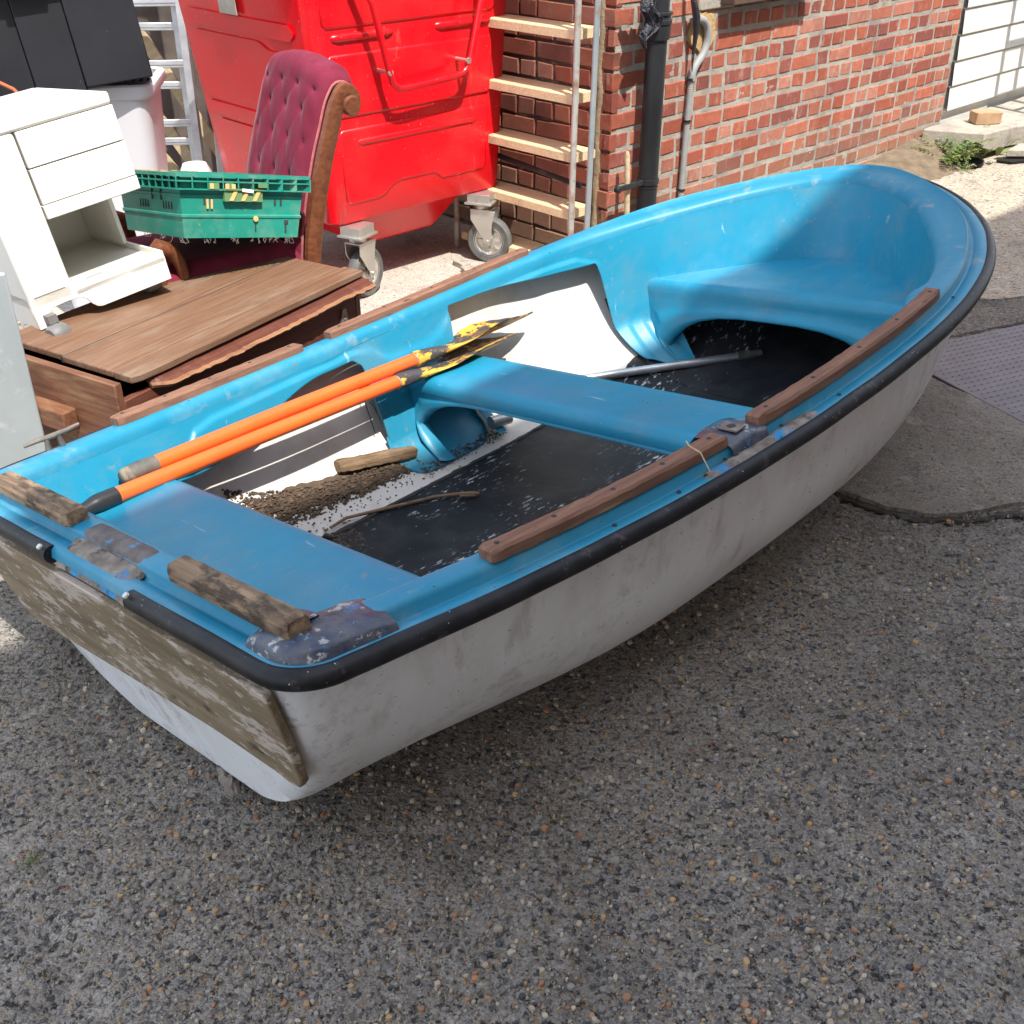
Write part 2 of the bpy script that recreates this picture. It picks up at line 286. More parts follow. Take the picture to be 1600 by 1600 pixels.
# ------------------------------------------------------------------ mesh helpers
class B:
    """collects geometry for one mesh object"""
    def __init__(s): s.v = []; s.f = []; s.c = []; s.m = []; s.p = []
    def add(s, vs, fs, col=None, mi=0):
        n = len(s.v); s.v += [tuple(v) for v in vs]; s.p.append((vs, fs, col, mi))
        for f in fs: s.f.append(tuple(i + n for i in f)); s.c.append(col or (1, 1, 1)); s.m.append(mi)
    def box(s, c, size, mat=None, col=None, mi=0):
        x, y, z = (q / 2 for q in size); P = [Vector((a * x, b * y, d * z)) for a in (-1, 1) for b in (-1, 1) for d in (-1, 1)]
        if mat is not None: P = [mat @ p for p in P]
        P = [p + Vector(c) for p in P]
        s.add(P, [(0, 1, 3, 2), (4, 6, 7, 5), (0, 4, 5, 1), (2, 3, 7, 6), (0, 2, 6, 4), (1, 5, 7, 3)], col, mi)
    def hexa(s, bot, top, col=None, mi=0):
        n = len(bot)
        s.add(list(bot) + list(top), [tuple(reversed(range(n))), tuple(range(n, 2 * n))] + [(i, (i + 1) % n, n + (i + 1) % n, n + i) for i in range(n)], col, mi)
    def tube(s, pts, r, n=12, cap=True, col=None, flat=1.0, mi=0):
        pts = [Vector(p) for p in pts]; rs = r if hasattr(r, '__len__') else [r] * len(pts)
        ring = []; up = None
        for i, p in enumerate(pts):
            t = (pts[min(i + 1, len(pts) - 1)] - pts[max(i - 1, 0)]).normalized()
            if up is None: up = Vector((0, 0, 1)) if abs(t.z) < .9 else Vector((1, 0, 0))
            a = t.cross(up).normalized(); u = a.cross(t).normalized(); up = u
            ring.append([p + (a * cos(2 * pi * k / n) + u * sin(2 * pi * k / n) * flat) * rs[i] for k in range(n)])
        vs = [q for rg in ring for q in rg]; fs = []
        for i in range(len(pts) - 1):
            for k in range(n): fs.append((i * n + k, i * n + (k + 1) % n, (i + 1) * n + (k + 1) % n, (i + 1) * n + k))
        if cap: fs += [tuple(reversed(range(n))), tuple(range((len(pts) - 1) * n, len(pts) * n))]
        s.add(vs, fs, col, mi)
    def lathe(s, prof, axis_o=(0, 0, 0), axis=(0, 0, 1), n=32, col=None, mi=0):
        ax = Vector(axis).normalized(); a = ax.orthogonal().normalized(); b = ax.cross(a); o = Vector(axis_o)
        vs = [o + ax * z + (a * cos(2 * pi * k / n) + b * sin(2 * pi * k / n)) * r for r, z in prof for k in range(n)]
        fs = [(i * n + k, i * n + (k + 1) % n, (i + 1) * n + (k + 1) % n, (i + 1) * n + k) for i in range(len(prof) - 1) for k in range(n)]
        s.add(vs, fs, col, mi)
    def grid(s, rows, closed=False, col=None, mi=0, flip=False):
        n = len(rows[0]); vs = [p for r in rows for p in r]; fs = []
        for i in range(len(rows) - 1):
            for k in range(n if closed else n - 1):
                q = (i * n + k, i * n + (k + 1) % n, (i + 1) * n + (k + 1) % n, (i + 1) * n + k)
                fs.append(tuple(reversed(q)) if flip else q)
        s.add(vs, fs, col, mi)
    def each(s, name, mat, **k):
        """every added piece becomes an object of its own"""
        out = []
        for vs, fs, col, mi in list(s.p):
            b = B(); b.add(vs, fs, col, mi); out.append(b.build(name, mat, **k))
        return out
    def build(s, name, mat, parent=None, smooth=False, bevel=0, seg=2, solid=0, mtx=None, angle=35, merge=False):
        me = bpy.data.meshes.new(name); me.from_pydata(s.v, [], s.f); me.update()
        for x in (mat if isinstance(mat, (list, tuple)) else [mat]): me.materials.append(x)
        if isinstance(mat, (list, tuple)): me.polygons.foreach_set('material_index', s.m)
        if any(c != (1, 1, 1) for c in s.c):
            at = me.attributes.new('tint', 'FLOAT_COLOR', 'FACE')
            at.data.foreach_set('color', [x for c in s.c for x in (c[0], c[1], c[2], 1)])
        bm = bmesh.new(); bm.from_mesh(me)
        if merge: bmesh.ops.remove_doubles(bm, verts=bm.verts, dist=1e-5)
        bmesh.ops.recalc_face_normals(bm, faces=bm.faces)
        bm.to_mesh(me); bm.free()
        if smooth:
            me.polygons.foreach_set('use_smooth', [True] * len(me.polygons))
            me.set_sharp_from_angle(angle=RAD(angle))
        o = bpy.data.objects.new(name, me); COL.objects.link(o)
        if parent is not None: o.parent = parent
        if mtx is not None: o.matrix_world = mtx
        if solid:
            k = o.modifiers.new('solid', 'SOLIDIFY'); k.thickness = solid; k.offset = 0
        if bevel:
            k = o.modifiers.new('bevel', 'BEVEL'); k.width = bevel; k.segments = seg; k.limit_method = 'ANGLE'; k.angle_limit = RAD(40); k.harden_normals = False
            if not smooth:
                me.polygons.foreach_set('use_smooth', [True] * len(me.polygons)); me.set_sharp_from_angle(angle=RAD(30))
        return o
def tag(o, label=None, cat=None, group=None, kind=None):
    if label: o['label'] = label
    if cat: o['category'] = cat
    if group: o['group'] = group
    if kind: o['kind'] = kind
    return o
def empty(name, label, cat, mtx=None, group=None, kind=None):
    o = bpy.data.objects.new(name, None); COL.objects.link(o); o.empty_display_size = .1
    if mtx is not None: o.matrix_world = mtx
    return tag(o, label, cat, group, kind)
def frame(o, x, up=(0, 0, 1)):
    x = Vector(x).normalized(); up = Vector(up); y = up.cross(x).normalized(); z = x.cross(y)
    m = Matrix.Identity(4)
    for i in range(3): m[i][0] = x[i]; m[i][1] = y[i]; m[i][2] = z[i]; m[i][3] = o[i]
    return m
def rotm(p, rx, ry, rz):
    return Matrix.Translation(p) @ Matrix.Rotation(rz, 4, 'Z') @ Matrix.Rotation(ry, 4, 'Y') @ Matrix.Rotation(rx, 4, 'X')
def nz(x, y, z=0.): return noise.noise(Vector((x, y, z)))
def smooth01(a, b, x):
    t = min(1, max(0, (x - a) / (b - a))); return t * t * (3 - 2 * t)
WO = Vector((.402, 4.58, 0))                       # outer corner of the brick building
D2 = Vector((-cos(YAW), sin(YAW), 0)).normalized()
D2 = Vector((-N.x, -N.y, 0))                       # along the short wall, away from the corner
def wp(s, z, off=0): return WO + D * s + N * off + Vector((0, 0, z))
def wq(s, z, off=0): return WO + D2 * s - D * off + Vector((0, 0, z))

# ================================================================== GROUND
def ground():
    xs = np.concatenate([[-30, -16, -9, -5.5], np.arange(-3.6, -1.4, .1), np.arange(-1.4, 3.4, .025), np.arange(3.4, 6, .2), [7, 9, 14, 22, 34]])
    ys = np.concatenate([[-20, -10, -5, -2, 0, .4], np.arange(.6, 4.0, .02), np.arange(4.0, 7.6, .05), [8, 9, 11, 15, 22, 34]])
    cracks = [[(-1.0, 1.30), (-.874, 1.248), (-.80, 1.20), (-.745, 1.15), (-.72, 1.09), (-.735, 1.02), (-.70, .85)],
              [(1.40, .66), (.95, 1.22), (.82, 1.087), (.73, 1.01), (.6, .8)],
              [(.93, 2.597), (1.03, 2.53), (1.11, 2.49), (1.229, 2.485), (1.331, 2.52), (1.48, 2.515), (1.8, 2.45)],
              [(1.9, 1.9), (1.55, 2.2), (1.40, 2.47), (1.37, 2.50)]]
    rows = []
    for y in ys:
        r = []
        for x in xs:
            z = 0
            if -1.5 < x < 3.5 and .5 < y < 7.6:
                z = .0035 * nz(x * 3, y * 3) + .0016 * nz(x * 14, y * 14, 3) - .002
                for c in cracks:
                    for (ax, ay), (bx, by) in zip(c[:-1], c[1:]):
                        if min(ax, bx) - .1 < x < max(ax, bx) + .1 and min(ay, by) - .1 < y < max(ay, by) + .1:
                            dx, dy = bx - ax, by - ay; t = max(0, min(1, ((x - ax) * dx + (y - ay) * dy) / (dx * dx + dy * dy)))
                            d = math.hypot(x - ax - dx * t, y - ay - dy * t) + .012 * nz(x * 30, y * 30, 5)
                            w = .016 + .014 * nz(x * 9, y * 9, 8)
                            if d < w: z = min(z, -.012 * (1 - (max(d, 0) / w) ** 2) - .003)
            r.append((x, y, z))
        rows.append(r)
    b = B(); b.grid(rows); return tag(b.build('ground', GROUND, smooth=True, angle=80), kind='structure')
ground()

def sheet(name, poly, mat, z, thick=.02, rag=.01, step=.04, seed=1):
    """a thin poured layer with an uneven edge, its top at z"""
    pts = []
    for (ax, ay), (bx, by) in zip(poly, poly[1:] + poly[:1]):
        n = max(1, int(math.hypot(bx - ax, by - ay) / step))
        for i in range(n):
            x = ax + (bx - ax) * i / n; y = ay + (by - ay) * i / n
            pts.append((x + rag * nz(x * 9, y * 9, seed), y + rag * nz(x * 9, y * 9, seed + 9)))
    b = B(); b.hexa([(x, y, z - thick) for x, y in pts], [(x, y, z) for x, y in pts])
    return tag(b.build(name, mat), kind='structure')
# patch with the ragged lower lip, beside the cover
sheet('concrete_patch', [(.80, 2.74), (.935, 2.612), (1.03, 2.552), (1.11, 2.515), (1.229, 2.508), (1.30, 2.535), (1.331, 2.55), (1.42, 2.565), (1.6, 2.56), (2.1, 2.5), (2.3, 3.0),
      (2.02, 3.30), (1.65, 3.05), (1.43, 3.38), (1.2, 3.5), (.9, 3.2)], PATCHM, .012, rag=.03, step=.02)
def seam(pts, w, seed, name='crack_dirt'):
    """dirt and moss packed along a joint"""
    b = B(); L0 = []; P = []
    for (ax, ay), (cx, cy) in zip(pts[:-1], pts[1:]):
        n = max(1, int(math.hypot(cx - ax, cy - ay) / .008))
        P += [(ax + (cx - ax) * i / n, ay + (cy - ay) * i / n) for i in range(n)]
    rows = []
    for i, (x, y) in enumerate(P):
        x2, y2 = P[min(i + 1, len(P) - 1)]; x1, y1 = P[max(i - 1, 0)]; l = math.hypot(x2 - x1, y2 - y1) or 1; nx, ny = -(y2 - y1) / l, (x2 - x1) / l
        a = w * max(.05, .45 + 1.0 * nz(x * 14, y * 14, seed) + .9 * nz(x * 55, y * 55, seed)); c = w * max(.05, .45 + 1.0 * nz(x * 14, y * 14, seed + 8) + .9 * nz(x * 55, y * 55, seed + 4)); e = min(1, i / 6, (len(P) - 1 - i) / 6)
        rows.append([(x - nx * a * e, y - ny * a * e, -.004), (x - nx * a * e * .6, y - ny * a * e * .6, .001), (x, y, .0018), (x + nx * c * e * .6, y + ny * c * e * .6, .001), (x + nx * c * e, y + ny * c * e, -.004)])
    b.grid(rows); return tag(b.build(name, MOSS, smooth=True), kind='structure')
seam([(.84, 2.70), (.935, 2.600), (1.03, 2.538), (1.11, 2.500), (1.229, 2.492), (1.30, 2.515), (1.36, 2.530), (1.44, 2.50), (1.55, 2.47), (1.8, 2.42)], .022, 1)
seam([(1.36, 2.53), (1.42, 2.56), (1.52, 2.565), (1.7, 2.55)], .012, 2)
seam([(1.33, 3.64), (1.60, 3.76), (1.95, 3.92), (2.3, 4.08)], .020, 5)
# pale apron where the bin stands
_a = [WO + D2 * 3.5 - D * .03, WO - D * .03 + D2 * .02, WO + N * .12 - D * .10, WO + N * .55 + D * .05, WO + N * .9 - D * .7, WO + N * .75 - D * 1.9, WO + D2 * 3.2 - D * 2.2]
sheet('pale_apron', [(p.x, p.y) for p in _a], APRON, .005, rag=.03)

sheet('sandy_paving', [(1.15, 4.45), (1.50, 4.20), (2.05, 4.15), (3.0, 4.4), (4.6, 5.0), (5.5, 8.2), (3.2, 6.98), (2.84, 6.80), (2.475, 6.41), (2.28, 6.16), (1.75, 5.62), (1.3, 4.9)], SANDY, .006, rag=.05)

# stones standing proud of the cement: nobody could count them
def stones():
    b = B(); cols = [(.28, .26, .23), (.18, .17, .16), (.42, .34, .24), (.33, .29, .24), (.42, .27, .13), (.24, .23, .225), (.42, .37, .29), (.05, .055, .065), (.36, .18, .09), (.46, .38, .28), (.23, .21, .18), (.30, .28, .25), (.22, .2, .18)]
    r = random.Random(3)
    for i in range(14000):
        y = .85 + (r.random() ** 1.6) * 4.2; x = r.uniform(-.55, .62) * y * 1.02 + .02
        s = (.0018 + .0052 * r.random() ** 2.8) * (1.35 if r.random() < .04 else 1); a = r.uniform(0, pi); e = r.uniform(.55, 1); c = r.choice(cols); k = r.uniform(.8, 1.15)
        h = s * r.uniform(.25, .6); n = 7
        ring = [(x + s * (.75 + .55 * r.random()) * (cos(2 * pi * j / n) * cos(a) - e * sin(2 * pi * j / n) * sin(a)), y + s * (cos(2 * pi * j / n) * sin(a) + e * sin(2 * pi * j / n) * cos(a))) for j in range(n)]
        z = .001
        if .93 < x < 2.2 and 2.56 < y < 3.3: continue
        if 1.3 < x and 2.9 < y < 4.7: continue
        vs = [(p, q, z - .004) for p, q in ring] + [(x + (p - x) * .8, y + (q - y) * .8, z + h * .75) for p, q in ring] + [(x, y, z + h)]
        fs = [(j, (j + 1) % n, n + (j + 1) % n, n + j) for j in range(n)] + [(n + j, n + (j + 1) % n, 2 * n) for j in range(n)]
        b.add(vs, fs, tuple(q * k for q in c))
    return b.build('gravel', M('stone_chips', (.2, .2, .2), attr='tint', rough=.7, spec=.35, layers=[dict(c=(.24, .22, .20), scale=60, lo=.5, hi=.7, s=.4)]), smooth=True, angle=60)
tag(stones(), 'small rounded stones set in the worn concrete yard', 'gravel', kind='stuff')

# ================================================================== BRICK BUILDING
bld = empty('brick_building', 'red brick outbuilding whose corner stands behind the bow of the boat', 'building', Matrix.Translation(WO))
CO, ST, HD = .078, .2137, .1068
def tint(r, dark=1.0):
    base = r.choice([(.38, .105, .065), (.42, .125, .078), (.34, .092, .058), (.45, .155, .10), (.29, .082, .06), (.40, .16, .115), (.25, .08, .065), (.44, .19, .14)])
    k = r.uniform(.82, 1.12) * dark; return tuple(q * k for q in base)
def brick(b, P, a, o, s0, s1, z0, z1, r, dark, proud=.004, cham=.0045):
    """P(s,z,off) maps wall coords to space"""
    j = lambda: r.uniform(-.0036, .0036)
    c = [(s0 + j(), z0 + j()), (s1 + j(), z0 + j()), (s1 + j(), z1 + j()), (s0 + j(), z1 + j())]
    f = proud + r.uniform(-.002, .002)
    back = [P(x, z, -.03) - WO for x, z in c]; edge = [P(x, z, f - cham) - WO for x, z in c]
    cs = (s0 + s1) / 2; cz = (z0 + z1) / 2
    fr = [P(x - math.copysign(cham, x - cs), z - math.copysign(cham, z - cz), f) - WO for x, z in c]
    col = tint(r, dark)
    b.add(back + edge + fr, [(0, 1, 5, 4), (1, 2, 6, 5), (2, 3, 7, 6), (3, 0, 4, 7), (4, 5, 9, 8), (5, 6, 10, 9), (6, 7, 11, 10), (7, 4, 8, 11), (8, 9, 10, 11)], col)
def wall(P, s_end, joint, phase, dark, seed, skip=None, jz=.012):
    b = B(); r = random.Random(seed); top = 2.3; zb = .78 - 10 * CO
    k = 0; z = zb - CO
    while z < top:
        row = int(round((z - zb) / CO)); st = row % 2 == 0
        x = 0.0; first = True
        L = ST if st else HD
        # first brick at the corner
        if P is wp: x0 = .115 if st else .215
        else: x0 = .215 if st else .115
        edges = [0]; x = x0
        edges.append(x)
        while x < s_end - .05:
            stp = L
            if st and r.random() < .13: stp = HD
            if not st and r.random() < .06: stp = ST
            x = min(s_end, x + stp + r.uniform(-.006, .006)); edges.append(x)
        for a0, a1 in zip(edges[:-1], edges[1:]):
            if a1 - a0 < .03: continue
            if skip and skip(a0, a1, z): continue
            q = joint * .5
            s0 = a0 + (q if a0 > 0 else -.0035); s1 = a1 - q
            brick(b, P, None, None, s0, s1, z + jz, z + CO, r, dark)
        z += CO
    return b
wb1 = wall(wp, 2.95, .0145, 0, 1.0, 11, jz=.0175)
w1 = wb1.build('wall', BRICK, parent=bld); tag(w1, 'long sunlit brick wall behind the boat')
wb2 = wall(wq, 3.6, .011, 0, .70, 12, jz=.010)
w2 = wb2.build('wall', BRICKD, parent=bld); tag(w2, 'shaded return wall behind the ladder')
def mortar(P, s_end, mat, depth, amp, name, seed, st=.010, zmax=1.55):
    b = B(); rows = []
    zs = list(np.arange(-.06, zmax, st)) + [2.3]
    ss = np.linspace(0, s_end, int(s_end / st))
    for z in zs:
        rows.append([P(s, z, depth + amp * nz(s * 23 + seed, z * 23) + amp * .8 * nz(s * 70, z * 70, seed)) - WO for s in ss])
    b.grid(rows); return b.build(name, mat, parent=bld, smooth=True, angle=80)
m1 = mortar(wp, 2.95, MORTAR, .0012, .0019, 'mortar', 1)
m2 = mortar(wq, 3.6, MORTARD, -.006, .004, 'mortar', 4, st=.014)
core = B(); pts = [(0, 0), (2.94, 0), (2.94, 3.58), (0, 3.58)]
core.hexa([D * (a + (.02 if a == 0 else 0)) - N * (c + (.02 if c == 0 else 0)) + Vector((0, 0, -.3)) for a, c in pts], [D * (a + (.02 if a == 0 else 0)) - N * (c + (.02 if c == 0 else 0)) + Vector((0, 0, 2.3)) for a, c in pts])
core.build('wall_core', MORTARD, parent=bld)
rf = B(); rf.hexa([D * a - N * c + Vector((0, 0, 2.3)) for a, c in [(-.12, -.12), (3.05, -.12), (3.05, 3.7), (-.12, 3.7)]], [D * a - N * c + Vector((0, 0, 2.42)) for a, c in [(-.12, -.12), (3.05, -.12), (3.05, 3.7), (-.12, 3.7)]])
rf.build('roof', MORTARD, parent=bld, bevel=.01)
# window sill whose underside just shows at the top of the picture
sl = B(); m = frame(wp(.98, 1.005, .03), D); sl.box((0, 0, 0), (.66, .11, .05)); sl.box((-.15, .0, -.031), (.16, .05, .016)); sl.box((.08, .0, -.031), (.16, .05, .016))
o = sl.build('window_sill', M('dark_sill', (.06, .035, .025), (.12, .07, .05), scale=9, rough=.7), parent=bld, bevel=.004); o.matrix_world = Matrix.Translation(-WO) @ m; o.matrix_parent_inverse = Matrix(); o.matrix_basis = Matrix.Translation(-WO) @ m
# concrete pad stone let into the wall beside it
ps = B(); ps.box((0, 0, 0), (.30, .03, .052)); o = ps.build('pad_stone', PORC, parent=bld, bevel=.006); o.matrix_basis = Matrix.Translation(-WO) @ frame(wp(.66, .990, .0), D)
# patch of buff mortar round the conduit
pb = B(); rr = random.Random(4); n = 22
ring = [(.55 + (.085 + .02 * rr.random()) * cos(2 * pi * k / n), .885 + (.07 + .02 * rr.random()) * sin(2 * pi * k / n)) for k in range(n)]
pb.hexa([wp(s, z, -.01) - WO for s, z in ring], [wp(.55 + (s - .55) * .93, .885 + (z - .885) * .93, .012 + .003 * rr.random()) - WO for s, z in ring])
pb.build('mortar_patch', M('buff_mortar', (.50, .34, .15), (.42, .28, .13), scale=20, rough=.95, bump=.9, bscale=40, bdist=.008), parent=bld)
# smear of buff mortar down the shaded side of the corner
sm = B(); rows = []
for i in range(110):
    z = .15 + i * .013; wdt = .022 + .012 * nz(z * 11, 2.0) + .006 * nz(z * 40, 3)
    rows.append([wq(.070 + .006 * nz(z * 8, 7) + wdt * u, z, (.011 + .004 * nz(z * 50, u * 9)) * (1 - u * u) - .002 * (abs(u) > .99)) - WO for u in (-1, -.6, -.2, .2, .6, 1)])
sm.grid(rows); sm.build('mortar_smear', M('buff_mortar_smear', (.33, .25, .15), (.24, .19, .13), scale=25, rough=.95, bump=.9, bscale=60, bdist=.008), parent=bld, smooth=True)

# building across the yard, behind the photographer: its roof edge throws the shade
SH = Vector((.69, 3.84, 0)) + N * .14 + D * 1.6; BH = 6.5
DB_ = (D * 3.7 + N * .06).normalized(); NB_ = Vector((DB_.y, -DB_.x, 0))
ob = empty('yard_building', 'tall brick building behind the photographer that shades the near half of the yard', 'building', Matrix.Translation(SH + N * (K * BH)))
wbm, nt, bb = new_mat('far_brickwork')
bt = nt.nodes.new('ShaderNodeTexBrick'); bt.inputs['Scale'].default_value = 1; bt.inputs['Brick Width'].default_value = .225; bt.inputs['Row Height'].default_value = .075; bt.inputs['Mortar Size'].default_value = .01
bt.inputs['Color1'].default_value = (.30, .20, .14, 1); bt.inputs['Color2'].default_value = (.34, .24, .17, 1); bt.inputs['Mortar'].default_value = (.32, .29, .25, 1)
nt.links.new(coords(nt, rot=(RAD(90), 0, 0)), bt.inputs['Vector']); nt.links.new(bt.outputs[0], bb.inputs['Base Color']); bb.inputs['Roughness'].default_value = .9
bx = B(); bx.box((0, 0, 0), (16, 3, BH)); o = bx.build('wall', wbm, parent=ob); o.matrix_basis = frame(NB_ * 1.5 + Vector((0, 0, BH / 2)), DB_)
for k in range(5):
    wx = B(); wx.box((0, 0, 0), (1.0, .06, 1.2)); o = wx.build('window', M('window_glass_%d' % k, (.05, .06, .07), rough=.08, spec=.8) if k == 0 else bpy.data.materials['window_glass_0'], parent=ob, bevel=.01)
    o.matrix_basis = frame(DB_ * (-6 + 3 * k) + Vector((0, 0, 3.2)), DB_)

# ================================================================== RIGHT: boarded garage, gate, slab, weeds
gar = empty('boarded_garage', 'white painted garage wall of horizontal boards beyond the brick wall', 'building', Matrix.Translation(wp(2.97, .2)))
gb = B()
for i in range(15):
    z = .02 + i * .138
    P = [(0, 0), (3.2, 0)]
    prof = [(.000, 0), (.020, .001), (.022, .006), (.012, .130), (.004, .136), (-.004, .138)]
    gb.grid([[D * s + N * o_ + Vector((0, 0, z + h)) for s in (0, .8, 1.6, 2.4, 3.2)] for o_, h in prof])
gb.build('wall', WPAINT, parent=gar)
g2 = B(); g2.hexa([D * s + N * o_ + Vector((0, 0, -.25)) for s, o_ in [(.005, -.01), (3.2, -.01), (3.2, -2.5), (.005, -2.5)]], [D * s + N * o_ + Vector((0, 0, 2.03)) for s, o_ in [(.005, -.01), (3.2, -.01), (3.2, -2.5), (.005, -2.5)]])
g2.build('frame', WPAINT, parent=gar)
gt = empty('white_gate', 'white metal gate frame standing open against the boarded wall', 'gate', Matrix.Translation(wp(3.62, .1, .32)))
GP = M('white_gate_paint', (.62, .62, .61), (.52, .51, .49), scale=10, rough=.5, layers=[dict(c=(.25, .14, .08), scale=20, lo=.66, hi=.72, s=.8)])
for s, zt in ((-.10, 2.0), (.9, 2.0)):
    q = B(); q.box(D * s + Vector((0, 0, zt / 2)), (.035, .035, zt)); q.build('upright', GP, parent=gt, bevel=.004)
for z in (.33, .64, .95, 1.9):
    q = B(); q.tube([D * -.10 + Vector((0, 0, z)), D * .9 + Vector((0, 0, z))], .013); q.build('rail', GP, parent=gt, smooth=True)
q = B(); q.box(D * .12 + N * .15 + Vector((0, 0, .95)), (.04, .04, 2.0)); q.build('post', GP, parent=gt, bevel=.004)

def rock(name, c, size, mat, label, cat, rot=0, rough=.12, seed=0, sub=2, kind=None):
    bm = bmesh.new(); bmesh.ops.create_cube(bm, size=1); bmesh.ops.bevel(bm, geom=bm.edges[:], offset=.08, segments=1, affect='EDGES')
    bmesh.ops.subdivide_edges(bm, edges=bm.edges[:], cuts=sub, use_grid_fill=True)
    for v in bm.verts:
        n = noise.noise_vector(v.co * 2.5 + Vector((seed, seed, 0))) * rough; v.co += n
        v.co = Vector((v.co.x * size[0], v.co.y * size[1], v.co.z * size[2]))
    me = bpy.data.meshes.new(name); bm.to_mesh(me); bm.free(); me.materials.append(mat)
    me.polygons.foreach_set('use_smooth', [True] * len(me.polygons)); me.set_sharp_from_angle(angle=RAD(30))
    o = bpy.data.objects.new(name, me); COL.objects.link(o); o.location = c; o.rotation_euler = (0, 0, rot)
    return tag(o, label, cat, kind=kind)
def slabpoly(name, pts, z0, z1, mat, label, cat, seed=1, rag=.02):
    ps = []
    for (ax, ay), (bx_, by) in zip(pts, pts[1:] + pts[:1]):
        n = max(2, int(math.hypot(bx_ - ax, by - ay) / .05))
        for i in range(n):
            x = ax + (bx_ - ax) * i / n; y = ay + (by - ay) * i / n; ps.append((x + rag * nz(x * 7, y * 7, seed), y + rag * nz(x * 7, y * 7, seed + 5)))
    b = B(); b.hexa([(x, y, z0) for x, y in ps], [(x, y, z1) for x, y in ps])
    return tag(b.build(name, mat, bevel=.008), label, cat)
def W2(s, off): p = wp(s, 0, off); return (p.x, p.y)
slabpoly('concrete_slab', [W2(2.70, .03), W2(3.0, .02), W2(4.6, .02), W2(4.6, .75), W2(3.45, .52), W2(3.15, .36), W2(2.85, .32)], .05, .165, PORC, 'raised broken concrete slab at the foot of the white boards', 'slab', 3)
slabpoly('concrete_fragment', [W2(2.96, .42), W2(3.16, .40), W2(3.35, .60), W2(3.12, .58)], .03, .075, PORC, 'small tilted lump of broken concrete among the weeds', 'concrete lump', 6)
p = wp(3.10, .195, .20); rock('loose_brick', (p.x, p.y, .200), (.16, .10, .07), BRICKL, 'buff coloured loose brick lying on the raised slab', 'brick', rot=RAD(10), rough=.05)
# earth bank and the dark hole under the slab
bank = B(); rows = []
for i in range(26):
    s = 1.5 + i * .065
    r_ = []
    for k in range(9):
        o_ = k * .05 - .01; hgt = (.02 + .10 * smooth01(1.6, 2.8, s)) * (1 - smooth01(.0, .40 - .1 * smooth01(2.6, 3, s), o_)) + .012 * nz(s * 12, o_ * 12, 4)
        if s > 2.62 and o_ > .16: hgt -= .05 * smooth01(.16, .3, o_)
        p = wp(s, max(hgt, -.004 if o_ > .3 else .0), o_); r_.append(p)
    rows.append(r_)
bank.grid(rows, col=(.16, .115, .075)); tag(bank.build('earth', M('soil_bank', (.13, .095, .06), (.22, .17, .115), scale=14, rough=.95, bump=1, bscale=60, bdist=.012), smooth=True), kind='structure')
def hole(name, pts, z, label):
    b = B(); n = len(pts); b.hexa([(x, y, z - .01) for x, y in pts], [(x, y, z) for x, y in pts]); return tag(b.build(name, M('painted_hole_dark', (.006, .005, .004), rough=1)), label, 'hole')  # flat near-black plate, painting the shade inside the hole
hole('hole', [W2(s, o_) for s, o_ in [(2.62, .30), (2.70, .26), (2.80, .28), (2.86, .31), (2.83, .36), (2.74, .40), (2.66, .38)]], .028, 'dark hole in the ground beneath the weeds')
hole('hole', [W2(s, o_) for s, o_ in [(2.90, .40), (3.05, .42), (3.25, .56), (3.22, .60), (3.05, .54), (2.92, .48)]], .022, 'narrow dark gap below the broken concrete slab edge')

def plant(c, n, size, seed, kind, label, group=None, name='weed'):
    r = random.Random(seed); b = B()
    for i in range(n):
        a = r.uniform(0, 2 * pi); l = size * r.uniform(.5, 1.15); el = r.uniform(.25, 1.3) if kind != 'grass' else r.uniform(.8, 1.45)
        w = l * (.16 if kind == 'broad' else .09 if kind == 'fern' else .022); col = (.10 * r.uniform(.6, 1.4), .20 * r.uniform(.6, 1.3), .03 * r.uniform(.5, 1.3))
        if kind == 'grass': col = (.16 * r.uniform(.6, 1.3), .26 * r.uniform(.6, 1.3), .06)
        d = Vector((cos(a), sin(a), 0)); side = Vector((-sin(a), cos(a), 0)); o = Vector(c) + d * r.uniform(0, size * .25) + side * r.uniform(-size, size) * .25; m_ = 6
        P = []
        for k in range(m_ + 1):
            t = k / m_; bend = el * (1 - .75 * t); 
            o2 = o if k == 0 else P[-1]
            P.append(o2 + (d * cos(bend) + Vector((0, 0, 1)) * sin(bend)) * (l / m_))
        if kind == 'fern':
            b.tube(P, .0012, 4, col=col)
            for k in range(1, m_ + 1):
                for sgn in (-1, 1):
                    q = P[k]; tip = q + (side * sgn * l * .28 * (1 - .6 * k / m_) + d * l * .12 + Vector((0, 0, r.uniform(-.01, .01)))); mid1 = (q + tip) / 2 + d * l * .05; mid2 = (q + tip) / 2 - d * l * .05
                    b.add([q, mid1, tip, mid2], [(0, 1, 2, 3)], col)
        else:
            vs = []; fs = []
            for k, q in enumerate(P):
                ww = w * sin(pi * min(.97, .08 + .9 * k / m_)) + w * .05; wob = .2 * ww * r.uniform(-1, 1)
                vs += [q - side * ww + Vector((0, 0, .25 * ww)), q + Vector((0, 0, wob)), q + side * ww + Vector((0, 0, .25 * ww))]
            for k in range(m_):
                for j in (0, 1): fs.append((3 * k + j, 3 * k + j + 1, 3 * k + j + 4, 3 * k + j + 3))
            b.add(vs, fs, col)
    return tag(b.build(name, LEAF), label, 'weed', group)
def gp(s, off, z): p = wp(s, z, off); return (p.x, p.y, p.z)
plant(gp(2.64, .20, .03), 34, .15, 1, 'fern', 'ferny green weed growing against the brick wall end')
plant(gp(2.80, .24, .05), 30, .14, 2, 'fern', 'dark feathery weed under the front edge of the slab')
plant(gp(2.90, .34, .03), 12, .19, 3, 'broad', 'broad leaved green weed between the two dark holes')
